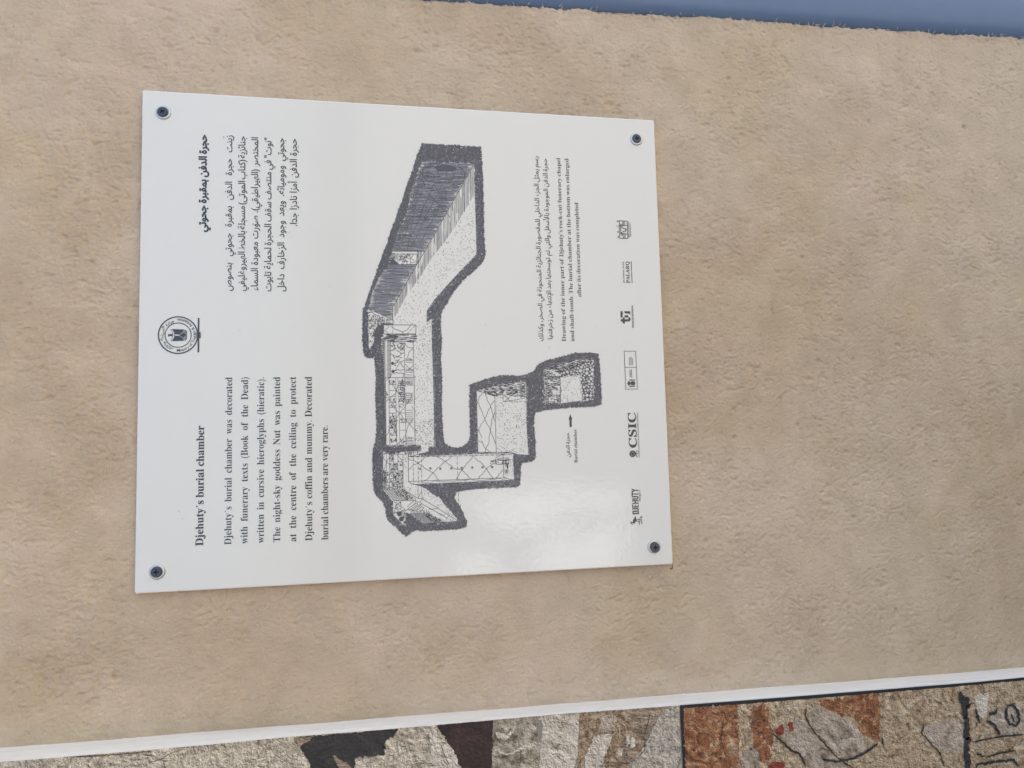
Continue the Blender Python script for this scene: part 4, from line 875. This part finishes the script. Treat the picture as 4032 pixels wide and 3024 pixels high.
R_CHIP = rockmat('print_grey_plaster_chip', [(.3, (.13, .095, .065)), (.45, (.37, .305, .235)), (.6, (.48, .415, .335)), (.75, (.60, .53, .44))], 65, .8, speck=(150, .66, (.26, .23, .2)))
R_BLACK = mat('print_black_border', (.014, .015, .018), .5); R_CHAR = rockmat('print_black_paint', [(.4, (.018, .02, .024)), (.7, (.06, .06, .06))], 120, 1.0)
R_PAINT = rockmat('print_red_paint', [(.35, (.22, .03, .022)), (.7, (.30, .07, .05))], 120, .5)
CRACK = mat('print_crack', (.035, .028, .022), .6)
def jag(pts, amp, step=14, seed=0):
    r = np.random.RandomState(seed + 100); out = []; pts = [np.array(p, float) for p in pts]
    for a, b in zip(pts, pts[1:] + pts[:1]):
        n = max(1, int(np.hypot(*(b - a)) / step))
        for i in range(n):
            p = a + (b - a) * i / n
            out.append(p + (r.randn(2) * amp if i else 0))
    return out
_lay = [0]
def pr(name, pts, m, parent, amp=0., step=14, level=1):
    _lay[0] += 1; p = jag(pts, amp * .85, step * .7, _lay[0]) if amp else [np.array(q, float) for q in pts]
    y = BY - .0003 * level - .000002 * _lay[0]; q = S(p, y); t = tessellate_polygon([[Vector((a, b, 0)) for a, b in q]])
    return mesh(name, [(a, y, b) for a, b in q], [tuple(i) for i in t], m, parent)
def strokes(name, lines, m, parent, level=4):
    for pts, w_ in lines:
        e = Ink(50 + _lay[0]); _lay[0] += 1; p = np.asarray(pts, float); out = [p[0]]
        for a, b in zip(p[:-1], p[1:]):
            n = max(2, int(np.hypot(*(b - a)) / 7)); t = np.linspace(0, 1, n + 1)[1:, None]; q = a + (b - a) * t; q[:-1] += e.r.randn(n - 1, 2) * w_ * .16; out += list(q)
        p = np.array(out); d = np.gradient(p, axis=0); d /= np.linalg.norm(d, axis=1, keepdims=True) + 1e-9; nr = np.c_[-d[:, 1], d[:, 0]]
        h = w_ / 2 * (.75 + .5 * e.r.rand(len(p))) * np.minimum(1, .35 + np.minimum(np.arange(len(p)), np.arange(len(p))[::-1]) * .4)
        h = h * (1.0 if name == 'painted_stroke' else .7); Q = np.concatenate([p + nr * h[:, None], p - nr * h[:, None]]); y = BY - .0003 * level - .000002 * _lay[0]; P = S(Q, y); n = len(p)
        mesh(name, np.c_[P[:, 0], np.full(2 * n, y), P[:, 1]], [(i, i + 1, n + i + 1, n + i) for i in range(n - 1)], m, parent)
k1 = crop(1150, 2800, .40687); k2 = crop(1950, 2780, .40687); k3 = crop(2600, 2500, .64738); k0 = crop(0, 2550, .61031); kr = crop(3432, 2600, .27125)
B1 = bpy.data.objects.new('photograph', None); link(B1, BOARD); B1['label'] = 'printed photograph of cream and dark broken rock'
B2 = bpy.data.objects.new('photograph', None); link(B2, BOARD); B2['label'] = 'printed photograph of orange rock with painted signs, framed in black'
top1 = [(-500, 3041), (0, 3000), (60, 2996), (560, 2955), (900, 2925), (1150, 2900), (1500, 2874), (1950, 2834), (2270, 2806), (2500, 2790), (2675, 2778)]
pr('print_ground', top1 + [(2700, 3500), (-500, 3500)], R_CREAM, B1, 1.2, 30)
pr('rock_patch', k0((-900, 800), (0, 742), (250, 728), (300, 740), (170, 900), (-900, 1300)), R_GREY, B1, 3, 12, 2)
pr('rock_patch', k0((1480, 600), (1900, 578), (1890, 620), (1985, 715), (1960, 900), (1500, 1000)), R_CREAM, B1, 3, 12, 2)
pr('shadow_gap', k1((20, 260), (130, 245), (480, 218), (1030, 165), (985, 235), (905, 290), (890, 430), (620, 455), (600, 540), (700, 1500), (100, 1500), (180, 520), (75, 345), (25, 300)), R_DARK, B1, 3, 10, 3)
pr('rock_patch', k1((25, 262), (220, 240), (120, 310), (75, 345), (25, 300)), R_STRIA, B1, 2, 10, 4)
pr('rock_patch', k1((390, 430), (430, 445), (560, 530), (700, 700), (560, 760), (450, 540)), R_STRIA, B1, 3, 10, 4)
pr('rock_patch', k1((620, 480), (700, 455), (890, 430), (900, 500), (1000, 900), (640, 900)), R_CREAM, B1, 4, 10, 4)
pr('plaster_strip', k1((1325, 150), (1385, 140), (1440, 330), (1480, 520), (1700, 1500), (1300, 1500), (1345, 400)), R_PALE, B1, 1.5, 12, 3)
pr('plaster_strip', k1((1445, 330), (1500, 300), (1575, 390), (1640, 550), (1800, 1400), (1650, 1400), (1480, 500)), R_PALE, B1, 3, 12, 3)
pr('shadow_gap', k1((1400, 140), (1650, 112), (1990, 85), (1955, 170), (1975, 350), (1960, 551), (2100, 1500), (1800, 1500), (1640, 551), (1570, 400), (1430, 190)), R_RED, B1, 2.5, 10, 4)
pr('rock_patch', k1((1990, 85), (2212, 70), (2300, 60), (2300, 1500), (2100, 1500), (1965, 540), (1955, 170)), R_LUMP, B1, 2, 10, 4)
pr('rock_patch', k2((-20, 135), (415, 100), (405, 330), (440, 560), (300, 1400), (-60, 1400)), R_LUMP, B1, 2, 10, 5)
pr('pale_flake', k2((0, 250), (120, 270), (190, 200), (180, 260), (100, 330), (20, 310)), R_PALE, B1, 1.5, 8, 6)
pr('pale_flake', k2((20, 400), (100, 465), (180, 440), (260, 380), (400, 350), (430, 380), (260, 420), (120, 475), (40, 460)), R_PALE, B1, 1.5, 8, 6)
pr('plaster_strip', k2((415, 100), (820, 70), (805, 300), (800, 470), (760, 600), (900, 1400), (380, 1400), (430, 560), (440, 380), (405, 330), (440, 200)), R_PALE, B1, 1.5, 10, 5)
pr('grey_flake', k2((410, 180), (440, 130), (462, 180), (450, 350), (410, 315)), mat('print_grey_flake', (.27, .25, .21), .55), B1, .8, 8, 6)
pr('rock_patch', k2((640, 90), (750, 80), (680, 200), (650, 330), (590, 430), (570, 400), (620, 260)), R_CREAM, B1, 2.5, 8, 6)
pr('rock_patch', k2((818, 70), (1200, 42), (1160, 240), (980, 300), (900, 440), (830, 560), (800, 1400), (780, 1400), (810, 250)), R_BROWN, B1, 2.5, 8, 6)
pr('pale_flake', k2((1040, 100), (1130, 75), (1180, 120), (1150, 240), (1050, 260), (1010, 230)), R_CHIP, B1, 1.5, 8, 7)
pr('pale_flake', k2((960, 280), (1140, 265), (1130, 330), (1080, 430), (1030, 560), (1020, 1200), (840, 1200), (870, 480), (940, 340)), R_PALE, B1, 2.5, 8, 7)
pr('rock_patch', k2((1190, 45), (1640, 10), (1560, 160), (1480, 260), (1440, 380), (1380, 480), (1300, 560), (1200, 1400), (1040, 1400), (1080, 440), (1160, 240)), R_STRIA, B1, 2.5, 10, 6)
pr('rock_patch', k2((1190, 50), (1270, 60), (1250, 300), (1180, 540), (1050, 560), (1110, 380)), R_BROWN, B1, 2.5, 8, 7)
pr('pale_flake', k2((1270, 285), (1300, 290), (1305, 360), (1270, 390)), R_PALE, B1, .8, 6, 8); pr('pale_flake', k2((1320, 300), (1355, 305), (1355, 390), (1310, 415), (1308, 340)), R_PALE, B1, .8, 6, 8); pr('pale_flake', k2((1190, 415), (1240, 410), (1225, 480), (1185, 515), (1180, 450)), R_PALE, B1, .8, 6, 8)
pr('rock_patch', k2((1640, 8), (1785, 0), (1800, 500), (1830, 1400), (1200, 1400), (1330, 540), (1440, 400), (1540, 180)), R_GREY, B1, 2, 10, 7)
pr('white_margin', [(-500, 3027), (0, 2987), (560, 2942), (1150, 2887), (1950, 2822), (2676, 2763)] + top1[::-1], M_CANVAS, B1, 0, 14, 16)
strokes('crack', [(k2((245, 420), (250, 480), (232, 600)), 3.5), (k2((250, 230), (248, 330)), 2), (k2((650, 120), (645, 180)), 2), (k2((1500, 60), (1480, 160), (1440, 300), (1450, 420), (1380, 500)), 3), (k2((1520, 240), (1545, 170)), 2), (k2((1470, 370), (1510, 320)), 2.5), (k2((1300, 560), (1200, 540)), 4), (k2((870, 470), (940, 480), (1000, 470)), 2), (k2((1000, 260), (1100, 262)), 2), (k2((1020, 300), (1030, 400)), 1.6),
                    (k1((905, 290), (890, 430)), 2.5), (k1((1440, 330), (1490, 460), (1530, 540)), 3), (k1((1130, 525), (1230, 500), (1350, 505)), 3), (k1((1240, 270), (1350, 260)), 3), (k0((950, 745), (1040, 720), (1130, 665)), 3.5), (k0((460, 705), (620, 700), (960, 672)), 5), (k0((930, 690), (980, 700)), 5)], CRACK, B1, 9)
# the black border and the orange photograph
EDG = [(2640, 2778), (2680, 2776), (3250, 2734), (3832, 2692), (4032, 2671), (4500, 2622)]
pr('black_border', [(2677, 2777), (3250, 2733), (3832, 2687), (4032, 2667), (4500, 2618), (4600, 3500), (2740, 3500), (2689, 3024)], R_BLACK, B2, 0, 14, 10)
i0 = k3((142, 448), (700, 405), (1200, 365), (1700, 323), (2060, 290), (2212, 275)) + [(4500, 2630)]
pr('print_ground', i0 + [(4600, 3500), (2752, 3500), (2702, 3024)], R_SAND, B2, 1, 20, 12)
pr('orange_stain', k3((142, 448), (470, 425), (480, 700), (500, 809), (480, 1400), (170, 1400)), R_ORANGE, B2, 4, 10, 13)
pr('orange_stain', k3((560, 430), (640, 420), (690, 600), (660, 780), (560, 760)), R_ORANGE, B2, 5, 10, 13)
pr('orange_stain', k3((960, 400), (1330, 355), (1340, 560), (1330, 650), (1200, 600), (1190, 520), (1060, 470), (980, 440)), R_ORANGE, B2, 5, 10, 13)
pr('plaster_chip', k3((905, 470), (960, 430), (1060, 480), (1180, 540), (1240, 630), (1250, 700), (1180, 745), (1080, 730), (980, 630), (930, 560)), R_CHIP, B2, 2.5, 8, 14)
pr('plaster_chip', k3((690, 590), (800, 540), (830, 500), (880, 520), (950, 610), (1060, 730), (1150, 809), (1400, 1300), (950, 1300), (880, 800), (850, 710), (800, 690), (760, 640)), R_CHIP, B2, 2.5, 8, 14)
pr('plaster_chip', k3((505, 715), (560, 690), (600, 700), (620, 1200), (510, 1200)), R_CHIP, B2, 2.5, 8, 14)
pr('plaster_chip', k3((1600, 560), (1680, 530), (1840, 520), (1850, 720), (1700, 700), (1620, 640)), R_CHIP, B2, 2.5, 8, 14)
pr('plaster_chip', k3((1990, 510), (2060, 440), (2120, 420), (2212, 430), (2400, 440), (2400, 600), (2100, 610), (2050, 580)), R_CHIP, B2, 2, 8, 14)
pr('plaster_chip', k3((1910, 370), (2000, 350), (1985, 500), (1930, 500)), R_PALE, B2, 3, 8, 14)
pr('red_paint', k3((695, 585), (745, 540), (755, 600), (720, 618)), R_PAINT, B2, 1.2, 6, 16); pr('red_paint', k3((778, 532), (805, 530), (812, 585), (785, 592)), R_PAINT, B2, 1, 6, 16); pr('red_paint', k3((655, 790), (690, 770), (760, 775), (755, 809), (700, 850), (655, 840)), R_PAINT, B2, 1.2, 6, 16)
strokes('crack', [(k3((890, 440), (880, 490), (935, 590), (1000, 660), (1060, 730), (1110, 770), (1170, 809), (1260, 900)), 7), (k3((685, 595), (740, 650), (800, 705), (850, 725), (885, 800)), 11), (k3((1600, 545), (1590, 600), (1640, 650), (1700, 720), (1730, 800)), 6), (k3((1710, 390), (1705, 450)), 3), (k3((385, 500), (370, 640), (400, 740)), 3.5), (k3((1350, 620), (1355, 680)), 9)], CRACK, B2, 17)
strokes('painted_stroke', [(k3((1825, 345), (1850, 420), (1865, 560), (1868, 700), (1875, 809), (1890, 1000)), 20), (k3((1855, 380), (1862, 450)), 26), (k3((985, 760), (1080, 770), (1180, 750), (1270, 700), (1325, 660)), 9), (k3((2000, 485), (2040, 475), (2050, 445)), 11), (k3((1915, 450), (1945, 540)), 9), (k3((1985, 520), (2040, 555), (2060, 610)), 11), (k3((1905, 650), (1980, 635), (2060, 620), (2212, 605)), 6),
                       (k3((2110, 440), (2102, 500), (2125, 545), (2165, 555), (2185, 520), (2175, 460), (2140, 425), (2110, 440)), 9), (k3((2135, 480), (2150, 530)), 8), (k3((1925, 720), (1970, 740)), 9), (k3((1985, 745), (2060, 720), (2150, 705)), 7), (k3((1920, 809), (1935, 785), (2050, 770), (2150, 760), (2180, 800)), 10), (k3((200, 700), (212, 700)), 16), (k3((545, 690), (560, 700)), 8)], R_CHAR, B2, 18)

# ------------------------------------------------------------------ ground in front of the wall
V, F = [(-300, -300, 0), (300, -300, 0), (300, 300, 0), (-300, 300, 0)], [(0, 1, 2, 3)]
G = mesh('ground', V, F, M_GROUND); tag(G, kind='structure')
g = NG(M_GROUND)
g.l(g.mix(g.noise(1.2, 5, .6), (.20, .19, .17), (.27, .26, .24)), g.b.inputs['Base Color'])

def on_ground(pts):
    """where the panel's mirror image of these photo pixels meets the ground"""
    p = np.asarray(pts, float); q = S(p); d = np.c_[q[:, 0] - CAM[0], -CAM[1] * np.ones(len(q)), q[:, 1] - CAM[2]]; d[:, 1] *= -1
    t = -(q[:, 1] + SIGN_Z) / d[:, 2]; return np.c_[q[:, 0] + d[:, 0] * t, d[:, 1] * t]
kg = crop(1500, 1700, .5425)
for i, pts in enumerate((kg((650, 530), (900, 440), (1100, 410), (1300, 400), (1500, 420), (1790, 430), (1800, 560), (1600, 580), (1400, 560), (1300, 600), (1250, 680), (1000, 740), (850, 690), (680, 620)),
            kg((1130, 850), (1250, 740), (1500, 700), (1620, 730), (1660, 660), (1720, 630), (1790, 660), (1785, 800), (1760, 1100), (1000, 1100)), kg((540, 900), (700, 880), (850, 930), (900, 1000), (900, 1200), (540, 1200)))):
    q = on_ground(jag(pts, 4, 20, i)); t = tessellate_polygon([[Vector((a, b, 0)) for a, b in q]])
    tag(mesh('reflection_patch', [(a, b, .004 * (i + 1)) for a, b in q], [tuple(k) for k in t], M_PALE), kind='structure')  # unseen pale sheets, added and shaped to give the laminate its bright reflections
V, F = box(-1.30, -1.04, -3.3, .045, 0, 3.05); o = mesh('light_block_wall', V, F, mat('light_block_brown', (.27, .19, .11), .95)); tag(o, 'added brown wall out of view left of the photo board, blocking light from that side', 'wall')  # unseen wall, added only to keep light off from the left
